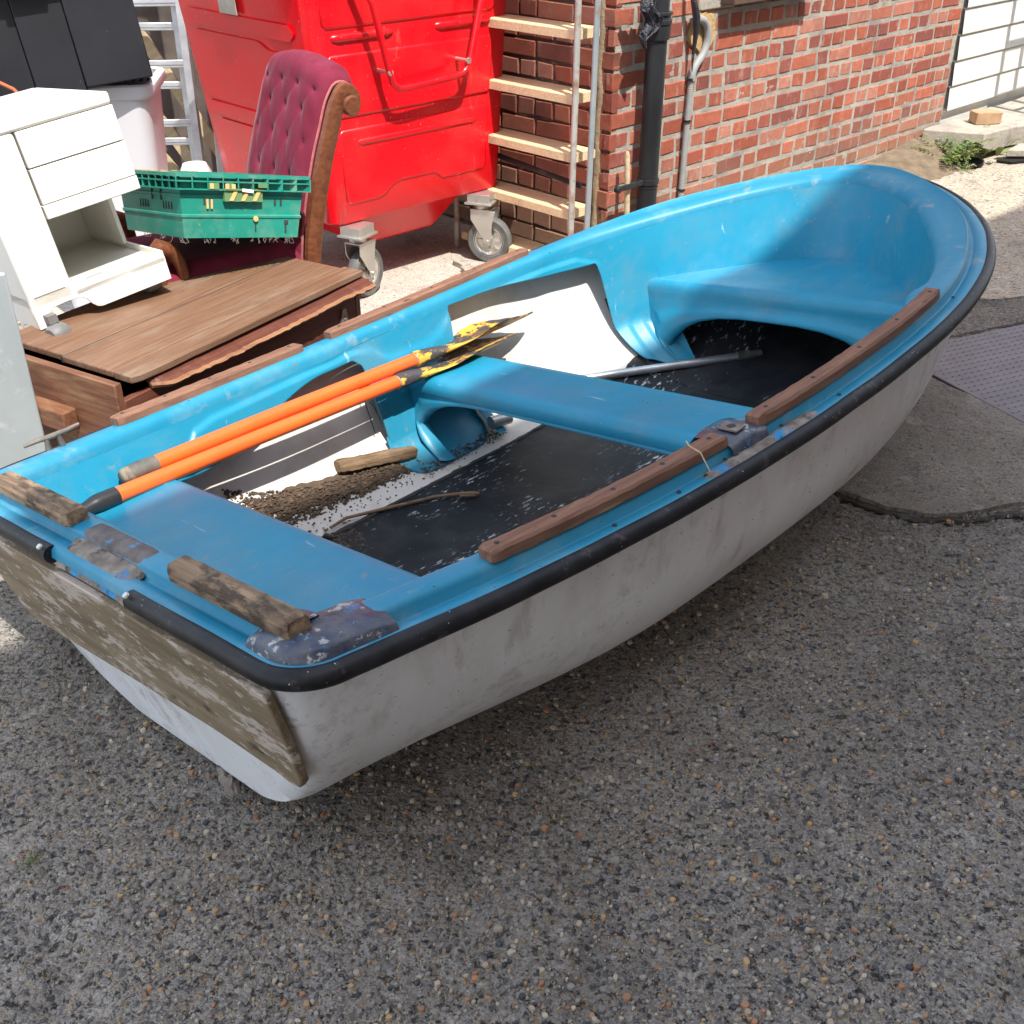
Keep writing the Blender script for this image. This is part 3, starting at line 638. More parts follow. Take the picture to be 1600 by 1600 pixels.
plant(gp(3.08, .34, .06), 10, .13, 8, 'broad', 'pale broad leaved weed on the slab edge')
plant(gp(2.60, .34, .01), 10, .07, 5, 'fern', 'little weed tuft at the mouth of the hole')
plant(gp(2.35, .06, .03), 12, .05, 9, 'grass', 'tiny grass tuft at the foot of the brick wall')
for i, (s, o_) in enumerate([(3.35, .42), (3.45, .50), (3.55, .44), (3.68, .52)]):
    plant(gp(s, o_, .10), 34, .13, 20 + i, 'grass', 'bright grass tuft growing along the slab below the white gate', 'grass tufts by the gate', name='grass_tuft')
plant((-.86, 1.33, 0), 7, .02, 31, 'fern', 'tiny seedling weed in the concrete near the left edge')
plant((-.735, 1.155, 0), 9, .018, 32, 'grass', 'tiny grass sprig in the crack at lower left')

# steel cover with raised pattern
mh = empty('access_cover', 'purple grey steel access cover with raised studs, beside the bow', 'cover plate', Matrix.Translation((1.35, 3.6, 0)))
u = Vector((.909, .417, 0)).normalized(); v = Vector((u.y, -u.x, 0))
c0 = Vector((0, 0, 0))
def cp(a, b_, z): return c0 + u * a + v * b_ + Vector((0, 0, z))
pl = B(); pl.hexa([cp(a, b_, -.01) for a, b_ in [(0, 0), (0, .85), (1.0, .85), (1.0, 0)]], [cp(a, b_, .014) for a, b_ in [(0, 0), (0, .85), (1.0, .85), (1.0, 0)]])
pl.build('plate', STEELP, parent=mh, bevel=.003)
st = B(); k = 0
for i in range(34):
    for j in range(29):
        a = .02 + i * .029 + (.0145 if j % 2 else 0); b_ = .02 + j * .029
        q = cp(a, b_, .0135)
        n = 7; st.add([q + Vector((cos(2 * pi * t / n) * .0055, sin(2 * pi * t / n) * .0055, 0)) for t in range(n)] + [q + Vector((cos(2 * pi * t / n) * .0035, sin(2 * pi * t / n) * .0035, .0026)) for t in range(n)] , [(t, (t + 1) % n, n + (t + 1) % n, n + t) for t in range(n)] + [tuple(range(n, 2 * n))])
        q2 = cp(a + .018, b_ + .003, .0135); l = .008; w = .0018
        st.add([q2 - u * l - v * w, q2 + u * l - v * w, q2 + u * l + v * w, q2 - u * l + v * w] + [q2 - u * l * .8 + Vector((0, 0, .0016)), q2 + u * l * .8 + Vector((0, 0, .0016)), q2 + u * l * .8 + v * w * .3 + Vector((0, 0, .0016)), q2 - u * l * .8 + v * w * .3 + Vector((0, 0, .0016))], [(0, 1, 5, 4), (1, 2, 6, 5), (2, 3, 7, 6), (3, 0, 4, 7), (4, 5, 6, 7)])
tag(st.build('raised_studs', STEELP, parent=mh, smooth=True, angle=50), kind='stuff')
gp_ = B(); gp_.tube([cp(-.010, -.01, .002), cp(-.012, .3, .002), cp(-.010, .6, .002), cp(-.012, .86, .002)], .008, 8, flat=.5); gp_.build('edge_joint', GAPM, parent=mh)
kh = B(); kh.lathe([(0, .0148), (.009, .0148), (.010, .0143)], axis_o=cp(.36, .30, 0), n=16); kh.build('key_hole', GAPM, parent=mh)

# ================================================================== pipes on the wall
dp = empty('drainpipe', 'black cast drainpipe with socket collars on the brick corner', 'drainpipe', Matrix.Translation(wp(.165, 0, .075)))
q = B(); q.tube([(0, 0, 0), (0, 0, .905)], .042, 28); q.build('pipe', PIPEB, parent=dp, smooth=True)
q = B(); q.tube([(0, 0, .96), (0, 0, 2.25)], .042, 28); q.build('pipe', PIPEB, parent=dp, smooth=True)
q = B(); q.lathe([(.042, .895), (.050, .90), (.052, .915), (.052, .955), (.056, .957), (.056, .970), (.052, .972), (.050, .985), (.056, .990), (.056, .998), (.042, 1.0)], n=36); q.build('socket', PIPEB, parent=dp, smooth=True)
q = B(); q.lathe([(.042, .335), (.047, .336), (.047, .356), (.042, .357)], n=32); q.lathe([(.0425, .32), (.0445, .321), (.0445, .326), (.0425, .327)], n=32); q.build('clip', PIPEB, parent=dp, smooth=True)
bk = empty('wall_bracket', 'black iron bracket sticking out left of the drainpipe', 'bracket', Matrix.Translation(wp(.06, .35, .09)))
q = B(); q.box((0, 0, 0), (.15, .012, .022)); q.lathe([(0, -.012), (.014, -.012), (.014, .012), (0, .012)], axis_o=(-.085, 0, .0), axis=(0, 1, 0), n=18); o = q.build('arm', PIPEB, parent=bk, bevel=.003); o.matrix_basis = frame(Vector((0, 0, 0)) - D * .02, D)
ws = B(); ws.tube([wp(.045, .02, .075), wp(.043, .25, .072), wp(.035, .47, .065), wp(.034, .485, .065)], [.011, .012, .011, .006], 10)
tag(ws.build('wooden_stick', PALEW, smooth=True), 'round wooden stick wedged between bracket and drainpipe', 'stick')
# conduit with the hooked end
cd = empty('cable_conduit', 'grey ribbed conduit with hooked top on the brick wall', 'conduit', Matrix.Translation(wp(.47, 0, .03)))
cpts = [(.468, -.02), (.468, .25), (.470, .53), (.476, .70)]
arc = [(.476, .70), (.480, .735), (.502, .765), (.535, .79), (.556, .825), (.562, .862), (.553, .90), (.530, .926), (.498, .938), (.470, .938), (.448, .93)]
base = wp(.47, 0, .03)
q = B(); q.tube([wp(s, z, .025) - base for s, z in cpts], .0125, 14)
for i in range(78): q.lathe([(.0124, 0), (.0138, .0015), (.0138, .004), (.0124, .0055)], axis_o=wp(.468 + .008 * i / 78, -.0 + i * .009, .025) - base, n=14)
q.build('pipe', CONDUIT, parent=cd, smooth=True)
sp = []
for i in range(len(arc) - 1):
    p0 = arc[max(i - 1, 0)]; p1 = arc[i]; p2 = arc[i + 1]; p3 = arc[min(i + 2, len(arc) - 1)]
    for t in (0, .25, .5, .75):
        sp.append(tuple(.5 * (2 * p1[k] + (p2[k] - p0[k]) * t + (2 * p0[k] - 5 * p1[k] + 4 * p2[k] - p3[k]) * t * t + (3 * p1[k] - p0[k] - 3 * p2[k] + p3[k]) * t ** 3) for k in (0, 1)))
q = B(); q.tube([wp(s, z, .028) - base for s, z in sp], .0165, 16); q.build('hose_end', CONDUIT, parent=cd, smooth=True)
for z in (.235, .53, .70):
    q = B(); q.lathe([(.0138, 0), (.017, .001), (.017, .010), (.0138, .011)], axis_o=wp(.470, z, .025) - base, n=16); q.box(wp(.488, z + .005, .012) - base, (.02, .02, .008)); q.build('clip', PIPEB, parent=cd, smooth=True)
tw = B(); tw.tube([wp(.39, 1.30, .04), wp(.405, 1.05, .05), wp(.44, .95, .055), wp(.452, .90, .05), (wp(.456, .80, .04)), wp(.458, .74, .04)], [.010, .012, .016, .012, .006, .002], 8)
tag(tw.build('plastic_streamer', POLY, smooth=True), 'black twisted plastic strip hanging at the hooked conduit', 'plastic strip')
# bag scrap beside the pipe
bg_ = B(); rows = []; rr = random.Random(5)
for i in range(16):
    t = i / 15; z = 1.13 - t * .245; wdt = .055 * (1 - .15 * t) * (1 if t < .72 else max(.08, 1 - (t - .72) / .28))
    rows.append([wp(.045 + .035 * t * (t < .8) + .012 * sin(z * 60) + wdt * q_, z + .015 * nz(q_ * 3, z * 20), .115 + .022 * nz(q_ * 2.5, z * 16, 2) + .012 * nz(q_ * 9, z * 40, 5)) for q_ in np.linspace(-1, 1, 15)])
bg_.grid(rows); tag(bg_.build('plastic_scrap', POLY, smooth=True, solid=.0015, angle=50), 'crumpled shiny black bag scrap hanging left of the drainpipe', 'bag scrap')

# ================================================================== ladder by the shaded wall
ld = empty('timber_ladder', 'ladder of pale timber treads on a rusty tube beside the red bin', 'ladder', Matrix.Translation(wq(.14, 0, .17)))
base = wq(.14, 0, .17)
q = B(); q.tube([wq(-.068, 0, .30) - base, wq(-.072, .5, .30) - base, wq(-.078, 1.6, .30) - base], .0125, 16); q.build('side_tube', GALVR, parent=ld, smooth=True)
q = B(); q.tube([wq(.62, 0, .30) - base, wq(.62, 1.6, .30) - base], .0125, 16); q.build('side_tube', GALVR, parent=ld, smooth=True)
for i, z in enumerate((.085, .305, .53, .745, .975, 1.21)):
    t = B(); L_ = .66; xa = -.07 + .012 * (i % 2)
    # front edge slightly worn
    n = 24; rows = []
    prof = [(-.0, -.034), (.0, -.004), (.004, 0), (.016, .0005), (.018, -.003), (.020, .0005), (.032, .0005), (.034, -.003), (.036, .0005), (.048, .0005), (.050, -.003), (.052, .0005), (.066, .0005), (.068, -.003), (.070, .0005), (.086, .0005), (.088, -.003), (.090, .0005), (.104, .0005), (.106, -.003), (.108, .0005), (.124, .0005), (.13, -.004), (.13, -.034), (-.0, -.034)]
    for k in range(n + 1):
        s = xa + L_ * k / n; w_ = .0025 * nz(s * 20, z * 9)
        rows.append([wq(s, z + dz, .30 - dy + (w_ if dy < .01 else 0)) - base for dy, dz in prof])
    t.grid(rows); t.add(rows[0][:-1], [tuple(range(len(prof) - 1))]); t.add(rows[-1][:-1], [tuple(range(len(prof) - 1))])
    t.build('tread', TREAD, parent=ld)
tp = B(); tp.tube([wq(-.128, 0, .275), wq(-.137, .4, .275), wq(-.15, 1.6, .27)], .0115, 16)
tag(tp.build('steel_tube', GALV, smooth=True), 'blue grey steel tube standing upright right of the ladder', 'tube')
hp = B(); hp.tube([wq(-.06, .395, .24), wq(.7, .44, .20)], .011, 12); tag(hp.build('iron_rod', PIPEB, smooth=True), 'thin dark rod lying level across the brick behind the ladder', 'rod')
cpipe = B(); cpipe.tube([wq(.0, .03, .22), wq(.35, .03, .24)], .018, 14); tag(cpipe.build('clay_pipe', COPPER, smooth=True), 'short orange pipe on the ground under the ladder', 'pipe')
rb = random.Random(2)
for i in range(5):
    p = wq(.05 + .09 * i, 0, .42 + .1 * rb.random())
    rock('rubble', (p.x, p.y, .015), (.06 + .05 * rb.random(), .05, .03), PORC, 'small lump of pale rubble on the ground beside the bin wheel', 'rubble', rot=rb.random() * 3, seed=i)['group'] = 'rubble by the bin wheel'
BO = (-.6797, 1.50148, .00716)
BA = ((.67976, -.72412, -.11652), (.73331, .67398, .08948), (.01374, -.14627, .98915))
BOATP = None
BPL = (2.87918, .60216, .7393, .50106, 2.82395, 1.37961)

# ================================================================== BOAT (local frame: x forward, y to port, z up; z=0 keel, rim near z=.47)
_p = BOATP
BM = Matrix(((BA[0][0], BA[0][1], BA[0][2], BO[0]), (BA[1][0], BA[1][1], BA[1][2], BO[1]), (BA[2][0], BA[2][1], BA[2][2], BO[2]), (0, 0, 0, 1)))
L_, w0_, w1_, xm_, e1_, e2_ = BPL
def plan(x):
    t = x / L_
    if t < xm_: return w1_ - (w1_ - w0_) * ((xm_ - t) / xm_) ** 2
    q = min(1, (t - xm_) / (1 - xm_)); return w1_ * max(0, 1 - q ** e1_) ** (1 / e2_)
def sheer(x): t = x / L_; return .312 * (t - .3) ** 2 - .023 * t ** 3
G_ = .47
# rim outline, half, from transom centre round the corner and forward to the stem
HALF = []
RC = .085
for i in range(16): HALF.append((0.0, (plan(RC) - RC) * i / 16))
yc = plan(RC) - RC
for i in range(13):
    a = pi / 2 * i / 12; HALF.append((RC - RC * cos(a), yc + RC * sin(a)))
NS = 150
for i in range(1, NS + 1):
    t = i / NS; x = RC + (L_ - RC) * (1 - (1 - t) ** 1.9) if t < 1 else L_
    HALF.append((x, plan(x)))
def resample(pts, step):
    out = [pts[0]]; acc = 0
    for a, b_ in zip(pts[:-1], pts[1:]):
        d = math.hypot(b_[0] - a[0], b_[1] - a[1])
        while acc + d >= step:
            t = (step - acc) / d; a = (a[0] + (b_[0] - a[0]) * t, a[1] + (b_[1] - a[1]) * t); out.append(a); d -= (step - acc); acc = 0
        acc += d
    out.append(pts[-1]); return out
# round the very nose
i0 = next(i for i, q in enumerate(HALF) if q[0] > 2.4 and q[1] < .17)
(xa, ya), (xb, yb_) = HALF[i0 - 1], HALF[i0]; mm = (xb - xa) / (ya - yb_)
HALF = HALF[:i0] + [(xb + mm * (yb_ ** 2 - y ** 2) / (2 * yb_), y) for y in np.linspace(yb_, 0, 30)]
HALF = resample(HALF, .0125)
if math.hypot(HALF[-1][0] - HALF[-2][0], HALF[-1][1] - HALF[-2][1]) < .005: HALF.pop(-2)
NRM = []
for i, pt in enumerate(HALF):
    a = HALF[max(0, i - 2)]; c = HALF[min(len(HALF) - 1, i + 2)]
    if i >= len(HALF) - 2: n = (1, 0)
    elif i < 3: n = (-1, 0)
    else:
        tx, ty = c[0] - a[0], c[1] - a[1]; l = math.hypot(tx, ty); n = (-ty / l, tx / l)
        if i < 15 and pt[0] < .001: n = (-1, 0)
    NRM.append(n)
FULL = [(x, -y, n[0], -n[1]) for (x, y), n in zip(HALF, NRM)][::-1] + [(x, y, n[0], n[1]) for (x, y), n in list(zip(HALF, NRM))[1:]]
# FULL runs stem -> starboard -> transom -> port -> stem
XM = xm_ * L_
def offpt(x, y, nx, ny, off):
    """step inward from the rim outline; forward of the widest point by scaling, so the bow stays smooth"""
    if x <= XM: return x - nx * off, y - ny * off
    return XM + (x - XM) * (L_ - off - XM) / (L_ - XM), y * (w1_ - off) / w1_
def rimpt(q, off, dz):
    x, y, nx, ny = q; a, b_ = offpt(x, y, nx, ny, off); return (a, b_, G_ + sheer(x) + dz)
boat = empty('rowing_boat', 'blue and white fibreglass rowing dinghy with rough wooden rim strips, lying in the yard', 'rowing boat', BM)
def bpart(b, name, mat, **k): return b.build(name, mat, parent=boat, **k)

# --- hull shell
def hull_pt(q, th, ins=0.0):
    x, y, nx, ny = q
    off = .036 + ins; zr = G_ + sheer(x) - .012
    rx, ry = x - nx * off, y - ny * off
    bowf = smooth01(1.5, L_, x)
    n = 3.0 + .8 * smooth01(0, .9, x) - 1.2 * bowf
    flare = .19 - .10 * smooth01(0, .9, x) + .12 * bowf
    xk = x if x < 1.7 else 1.7 + (x - 1.7) * (1 - .33 * smooth01(1.7, L_, x))
    zk = .012 + .05 * smooth01(1.5, L_, x) + ins
    c = max(0, cos(th)) ** (2 / n); s = max(0, sin(th)) ** (2 / n)
    dep = s; sc = c * (1 - flare * dep)
    yy = ry * sc; xx = xk + (rx - xk) * (c * (1 - .35 * flare * dep)) if x >= 1.7 else rx
    zz = zr - (zr - zk) * dep
    xx += .10 * dep * (1 - smooth01(0, .9, x))        # raked transom
    return (xx, yy, zz)
HN = 34
ths = [pi / 2 * (1 - cos(pi * k / HN)) / 2 for k in range(HN + 1)]
side = [q for q in FULL if q[1] < 0 and q[0] > .03] ; port = [q for q in FULL if q[1] > 0 and q[0] > .03]
stem = FULL[0]
def hull_rows(ins):
    rows = []
    qs = [q for q in FULL if q[0] > .035]
    stb = [q for q in qs if q[1] <= 0]          # stem ... aft
    # one continuous set of stations: for each station both sides joined across the keel
    P = [q for q in HPAIR if q[0] >= 0]
    for q in P:
        qm = (q[0], -q[1], q[2], -q[3])
        a = [hull_pt(q, t, ins) for t in ths]; b_ = [hull_pt(qm, t, ins) for t in reversed(ths)]
        rows.append(a + b_[1:])
    return rows
HPAIR = []
for (x, y), n in zip(HALF, NRM):
    if x >= .02 and y > .2 or x > 1: HPAIR.append((x, y, n[0] if x > .1 else -.0, n[1] if x > .1 else 1.0))
q0 = HPAIR[0]
HPAIR = [(0.0, plan(0.0), 0, 1.), (.012, plan(0.012), 0, 1.), (.03, plan(.03), 0, 1), (.06, plan(.06), 0, 1)] + [q for q in HPAIR if q[0] > .085]
def hull(ins, closed_aft=True):
    rows = hull_rows(ins)
    # soften the upright corners of the transom
    for i, k in enumerate((.955, .982, .995)):
        rows[i] = [(x, y * k, z) for x, y, z in rows[i]]
        rows[i] = [(x + (.0 if i else 0), y, max(z, .03 - .012 * i) if z < .03 else z) for x, y, z in rows[i]]
    return rows
hb = B(); rows = hull(0)
hb.grid(rows)
# transom plate: fan of strips across
ra = rows[0]; m = len(ra) // 2; strips = []
for k in range(m + 1):
    a = Vector(ra[k]); c = Vector(ra[-1 - k]); strips.append([a.lerp(c, j / 16) for j in range(17)])
hb.grid(strips)
rows_i = hull(.010)
bpart(hb, 'hull', HULLW, smooth=True, angle=50, merge=True)
hi = B(); hi.grid(rows_i[3:], flip=True)
bpart(hi, 'inner_skin', M('white_gelcoat_inside', (.60, .585, .555), (.54, .52, .48), scale=4, rough=.5, layers=[dict(c=(.30, .23, .16), scale=7, lo=.52, hi=.74, s=.45, detail=9), dict(c=(.1, .09, .08), scale=90, lo=.72, hi=.75, s=.6)]), smooth=True, angle=50)

def skin_z(x, y):
    """height of the inside of the hull at (x,y)"""
    best = None
    q = min(HPAIR, key=lambda q: abs(q[0] - x))
    pr = [hull_pt(q, t, .010) for t in ths]
    ay = abs(y)
    for a, c in zip(pr[:-1], pr[1:]):
        if c[1] <= ay <= a[1]:
            t = (ay - c[1]) / max(1e-6, a[1] - c[1]); return c[2] + (a[2] - c[2]) * t
    return pr[-1][2] if ay < .05 else pr[0][2]

def inner_y(x, z):
    """half breadth of the inside of the hull at height z"""
    q = min(HPAIR, key=lambda q: abs(q[0] - x)); pr = [hull_pt(q, t, .013) for t in ths]
    for a, c in zip(pr[:-1], pr[1:]):
        if c[2] <= z <= a[2]: return c[1] + (a[1] - c[1]) * (z - c[2]) / max(1e-6, a[2] - c[2])
    return pr[0][1] if z > pr[0][2] else 0
_iy = {}
def inner_yc(x, z):
    fx, fz = x / .02, z / .01; i, j = int(math.floor(fx)), int(math.floor(fz)); u, v = fx - i, fz - j
    def g(a, b_):
        if (a, b_) not in _iy: _iy[(a, b_)] = inner_y(a * .02, b_ * .01)
        return _iy[(a, b_)]
    return (g(i, j) * (1 - u) + g(i + 1, j) * u) * (1 - v) + (g(i, j + 1) * (1 - u) + g(i + 1, j + 1) * u) * v
# --- moulded deck: rolled rim
prof = [(-.004, -.018), (.000, -.004), (.006, .001), (.030, .001), (.034, -.004), (.039, -.006), (.043, -.003), (.046, .012), (.050, .0185), (.056, .021), (.088, .0215), (.098, .019), (.105, .012), (.1085, .002), (.110, -.012)]
def rim_width(x):      # the rim broadens at the bow
    return 1 + .45 * smooth01(1.9, 2.6, x)
def bump_in(x, y):     # rowlock pads widen the rim inward
    v = 0
    for xc in (1.0, 1.90): v += (.022 if y < 0 else .008) * math.exp(-((x - xc) / .055) ** 2)
    return v if abs(y) > .3 else 0
rb_ = B(); rows = []
for q in FULL:
    r_ = []
    for o_, dz in prof:
        k = smooth01(.05, .11, o_)
        oo = o_ * (1 + (rim_width(q[0]) - 1) * (o_ / .11)) + bump_in(q[0], q[1]) * k
        flat = smooth01(1.95, 2.5, q[0])                    # groove dies out forward
        d2 = dz if o_ > .05 or o_ < .005 else dz + (flat * (.012 * smooth01(.0, .045, o_)))
        wob = .0012 * nz(q[0] * 5, q[1] * 5, o_ * 30)
        r_.append(rimpt(q, oo, d2 + wob))
    rows.append(r_)
rb_.grid(rows); bpart(rb_, 'rim', BLUE_RIM, smooth=True, angle=60)

# --- liner: inner sides dropping from the rim, cut away between the thwarts
ZST, ZMT, ZBT = .385, .332, .362
def zbot(x, y):
    if x < .445: return ZST - .02 if x < .40 or abs(y) < .35 else .34
    def gate(a, b_, w=.03): return smooth01(a - w, a + w, x) * (1 - smooth01(b_ - w, b_ + w, x))
    fl = .11
    z = fl
    c1 = .335 + .095 * smooth01(.55, .98, x) - .03 * smooth01(1.07, 1.12, x)
    z = max(z, fl + (c1 - fl) * gate(.40, 1.125, .022))
    c2 = .470 - .02 * smooth01(1.6, 2.1, x) - .03 * smooth01(2.12, 2.18, x)
    c2 -= .29 * smooth01(2.125, 2.205, x)
    c2 -= .05 * smooth01(2.20, 2.32, x)
    z = max(z, fl + (c2 - fl) * smooth01(1.435, 1.475, x) * (1 - smooth01(2.24, 2.34, x)))
    if x > 2.36: z = ZBT - .02
    elif x > 2.30: z = max(.11, z)
    return z
def recess(x, z):
    """1 below the moulded step line on the side, 0 above it"""
    pts = [(.485, -.25), (.497, -.15), (.512, -.095), (.54, -.066), (.60, -.054), (.90, -.048), (1.0, -.046), (1.08, -.044), (1.15, -.055), (1.20, -.092), (1.24, -.104), (1.37, -.104), (1.42, -.088), (1.47, -.056), (1.53, -.050), (1.9, -.050), (2.05, -.060), (2.15, -.10)]
    if x <= pts[0][0] or x >= pts[-1][0]: return 0
    for (a, za), (b_, zb) in zip(pts[:-1], pts[1:]):
        if a <= x <= b_: zl = za + (zb - za) * (x - a) / (b_ - a); break
    zl += G_ + sheer(x) + .02
    return 1 - smooth01(zl - .009, zl + .009, z)
def lin_off(x, z, y):
    zr = G_ + sheer(x)
    d = max(0, zr - .012 - z)
    base = .110 * rim_width(x)
    bow = smooth01(2.25, 2.7, x)
    fw = smooth01(.02, .10, x)
    slope = (.30 - .18 * smooth01(.35, .7, x)) * (1 - bow) + .30 * bow
    return base + d * slope + .0085 * recess(x, z) * smooth01(.48, .53, x) * (1 - smooth01(2.0, 2.22, x)) + bump_in(x, y) * math.exp(-d / .05)
LFULL = []
for sgn in (-1, 1):
    lst = []
    for (x, y), n in zip(HALF, NRM): lst.append((x, sgn * y, n[0], sgn * n[1]))
    LFULL.append(lst)
def dens(lst, step):
    out = []
    for a, b_ in zip(lst[:-1], lst[1:]):
        d = math.hypot(a[0] - b_[0], a[1] - b_[1]); k = max(1, round(d / step))
        if a[0] < .35 or a[0] > 2.45: k = 1
        for j in range(k):
            t = j / k; out.append(tuple(a[i] + (b_[i] - a[i]) * t for i in range(4)))
    out.append(lst[-1]); return out
NV = 30
lb = B()
for sgn, lst in zip((-1, 1), LFULL):
    rows = []
    for q in dens(lst, .0045):
        x, y, nx, ny = q
        zt = G_ + sheer(x) - .012; zb = zbot(x, y); r_ = []
        for k in range(NV + 1):
            z = zt + (zb - zt) * k / NV
            off = lin_off(x, z, y)
            p = [*offpt(x, y, nx, ny, off), z]
            if abs(ny) > .5 and p[1] * sgn < 0: p[1] = 0
            if .15 < x < 2.45 and z < .40:
                lim = inner_yc(x, z) - .004
                if abs(p[1]) > lim: p[1] = sgn * lim
            if x < .10 and abs(y) < .3: p[0] = .110 + .15 * (zt - z)
            r_.append(tuple(p))
        # small return lip on the cut edge, turned outward
        e = r_[-1]; r_.append((e[0] + nx * .002, e[1] + ny * .002, e[2] - .003)); r_.append((e[0] + nx * .005, e[1] + ny * .005, e[2] - .001))
        rows.append(r_)
    lb.grid(rows, flip=(sgn > 0))
bpart(lb, 'side_moulding', BLUE, smooth=True, angle=55, merge=True)
# little floor flanges where the side moulding foots on the floor
for sgn in (-1, 1):
    fb = B(); rows = []
    for i in range(41):
        x = 1.13 + (1.475 - 1.13) * i / 40; e = 1 - abs(2 * i / 40 - 1) ** 6
        y0 = plan(x) - lin_off(x, .11, 1) + .012
        rows.append([(x, sgn * yy, skin_z(x, yy) + h) for yy, h in [(y0, .045), (y0 - .008, .022), (y0 - .02, .011), (y0 - .04 - .060 * e, .008), (y0 - .042 - .060 * e, .002)]])
    fb.grid(rows, flip=(sgn > 0)); bpart(fb, 'floor_flange', BLUE, smooth=True)

# --- thwarts: x profile swept across, ends meeting the side moulding
def yside(x, z): return min(plan(max(x, .09)) - lin_off(max(x, .12), z, 1), inner_yc(x, z) - .016 if z < .33 and x > .2 else 9)
def thwart(name, prof, ny=36, sag=0.0, mat=BLUE, arch=None):
    b = B(); rows = []
    for j in range(ny + 1):
        t = -1 + 2 * j / ny; r_ = []
        for x, z in prof:
            yy = t * (yside(x, z) + .012)
            r_.append((x, yy, z + sag * (1 - t * t)))
        rows.append(r_)
    b.grid(rows); return bpart(b, name, mat, smooth=True, angle=60)
thwart('stern_seat', [(.108, ZST + .05), (.112, ZST + .02), (.122, ZST + .004), (.14, ZST), (.20, ZST), (.30, ZST), (.40, ZST), (.418, ZST - .002), (.430, ZST - .010), (.437, ZST - .022), (.439, ZST - .05), (.436, ZST - .075), (.425, ZST - .078), (.40, ZST - .070)])
mid = thwart('middle_seat', [(1.285, .292), (1.262, .286), (1.252, .288), (1.2505, .300), (1.254, .314), (1.262, .325), (1.276, ZMT - .001), (1.30, ZMT), (1.38, ZMT), (1.45, ZMT), (1.472, ZMT - .002), (1.484, .323), (1.491, .310), (1.493, .292), (1.491, .280), (1.48, .280)])
def arched(name, xf, ztop, ARCp, ysT, sgnx=-1, turn=.62, zfoot=.10, rib=.010, kick=.02, nn=121):
    """moulded front under a seat: upper edge follows the seat, lower edge an arch; sides foot on the floor"""
    b = B(); rows = []
    for j in range(nn):
        t = -1 + 2 * j / (nn - 1); u = abs(t); f = u * (len(ARCp) - 1); i = min(len(ARCp) - 2, int(f)); g = f - i
        ay = ARCp[i][0] + (ARCp[i + 1][0] - ARCp[i][0]) * g; az = ARCp[i][1] + (ARCp[i + 1][1] - ARCp[i][1]) * g
        if az < .26: ay = min(ay, inner_yc(xf, max(az, .09)) - .045)
        az = max(az, .09)
        if u > turn:
            q = (u - turn) / (1 - turn); oz = ztop - (ztop - zfoot) * q; oy = max(yside(xf, oz) + .010, ay + .004) if q > .03 else ysT
        else: oz = ztop; oy = u / turn * ysT
        sg = 1 if t >= 0 else -1; r_ = []
        for k in range(13):
            s = k / 12; y = oy + (ay - oy) * s; z = oz + (az - oz) * s
            x = xf + sgnx * (kick * smooth01(0, 1, s) * .6 + rib * smooth01(.45, .65, s) - .008 * (s > .97)) + sgnx * .02 * sin(pi * s) * smooth01(.6, .9, u)
            r_.append((x, sg * y, z))
        r_.append((r_[-1][0] - sgnx * .016, r_[-1][1], r_[-1][2] - .001)); rows.append(r_)
    b.grid(rows); return bpart(b, name, BLUE, smooth=True, angle=75)
AM = [(0, .276), (.20, .2755), (.30, .274), (.38, .270), (.45, .258), (.51, .236), (.55, .208), (.578, .175), (.595, .13), (.60, .085)]
arched('seat_leg', 1.256, .292, AM, yside(1.256, .292) + .012, -1, turn=.58, zfoot=.10, kick=.0, rib=.004)
arched('seat_leg', 1.488, .286, AM, yside(1.488, .286) + .012, 1, turn=.58, zfoot=.10, kick=.0, rib=.004)
# bow seat with arched front
BX = 2.215
bt_ = B(); rows = []
def bow_edge(y): return BX + .02 * (1 - smooth01(0, .5, abs(y)))
for j in range(61):
    t = -1 + 2 * j / 60; r_ = []
    for k in range(26):
        s = k / 25
        x = BX + .022 + (2.72 - BX - .022) * s
        ys_ = max(.0, plan(x) - lin_off(x, ZBT, 1)) + .012
        if x > 2.60: ys_ = max(0.02, ys_)
        r_.append((x, t * ys_, ZBT + .010 * smooth01(.75, 1, s)))
    ys0 = plan(BX) - lin_off(BX, ZBT, 1) + .012
    pre = []
    for dx, dz in [(.0, -.040), (.001, -.026), (.005, -.012), (.013, -.003)]:
        pre.append((BX + dx, t * (ys0 + .0), ZBT + dz))
    rows.append(pre + r_)
bt_.grid(rows); bpart(bt_, 'bow_seat', BLUE, smooth=True, angle=60)
ARC = [(0, .272), (.10, .271), (.18, .264), (.25, .248), (.31, .220), (.355, .182), (.385, .140), (.405, .095), (.415, .045)]
def arc_z(y):
    y = abs(y)
    for (a, za), (b_, zb) in zip(ARC[:-1], ARC[1:]):
        if a <= y <= b_: return za + (zb - za) * (y - a) / (b_ - a)
    return None
arched('bow_seat_front', BX, ZBT - .040, ARC, plan(BX) - lin_off(BX, ZBT, 1) + .012, -1)
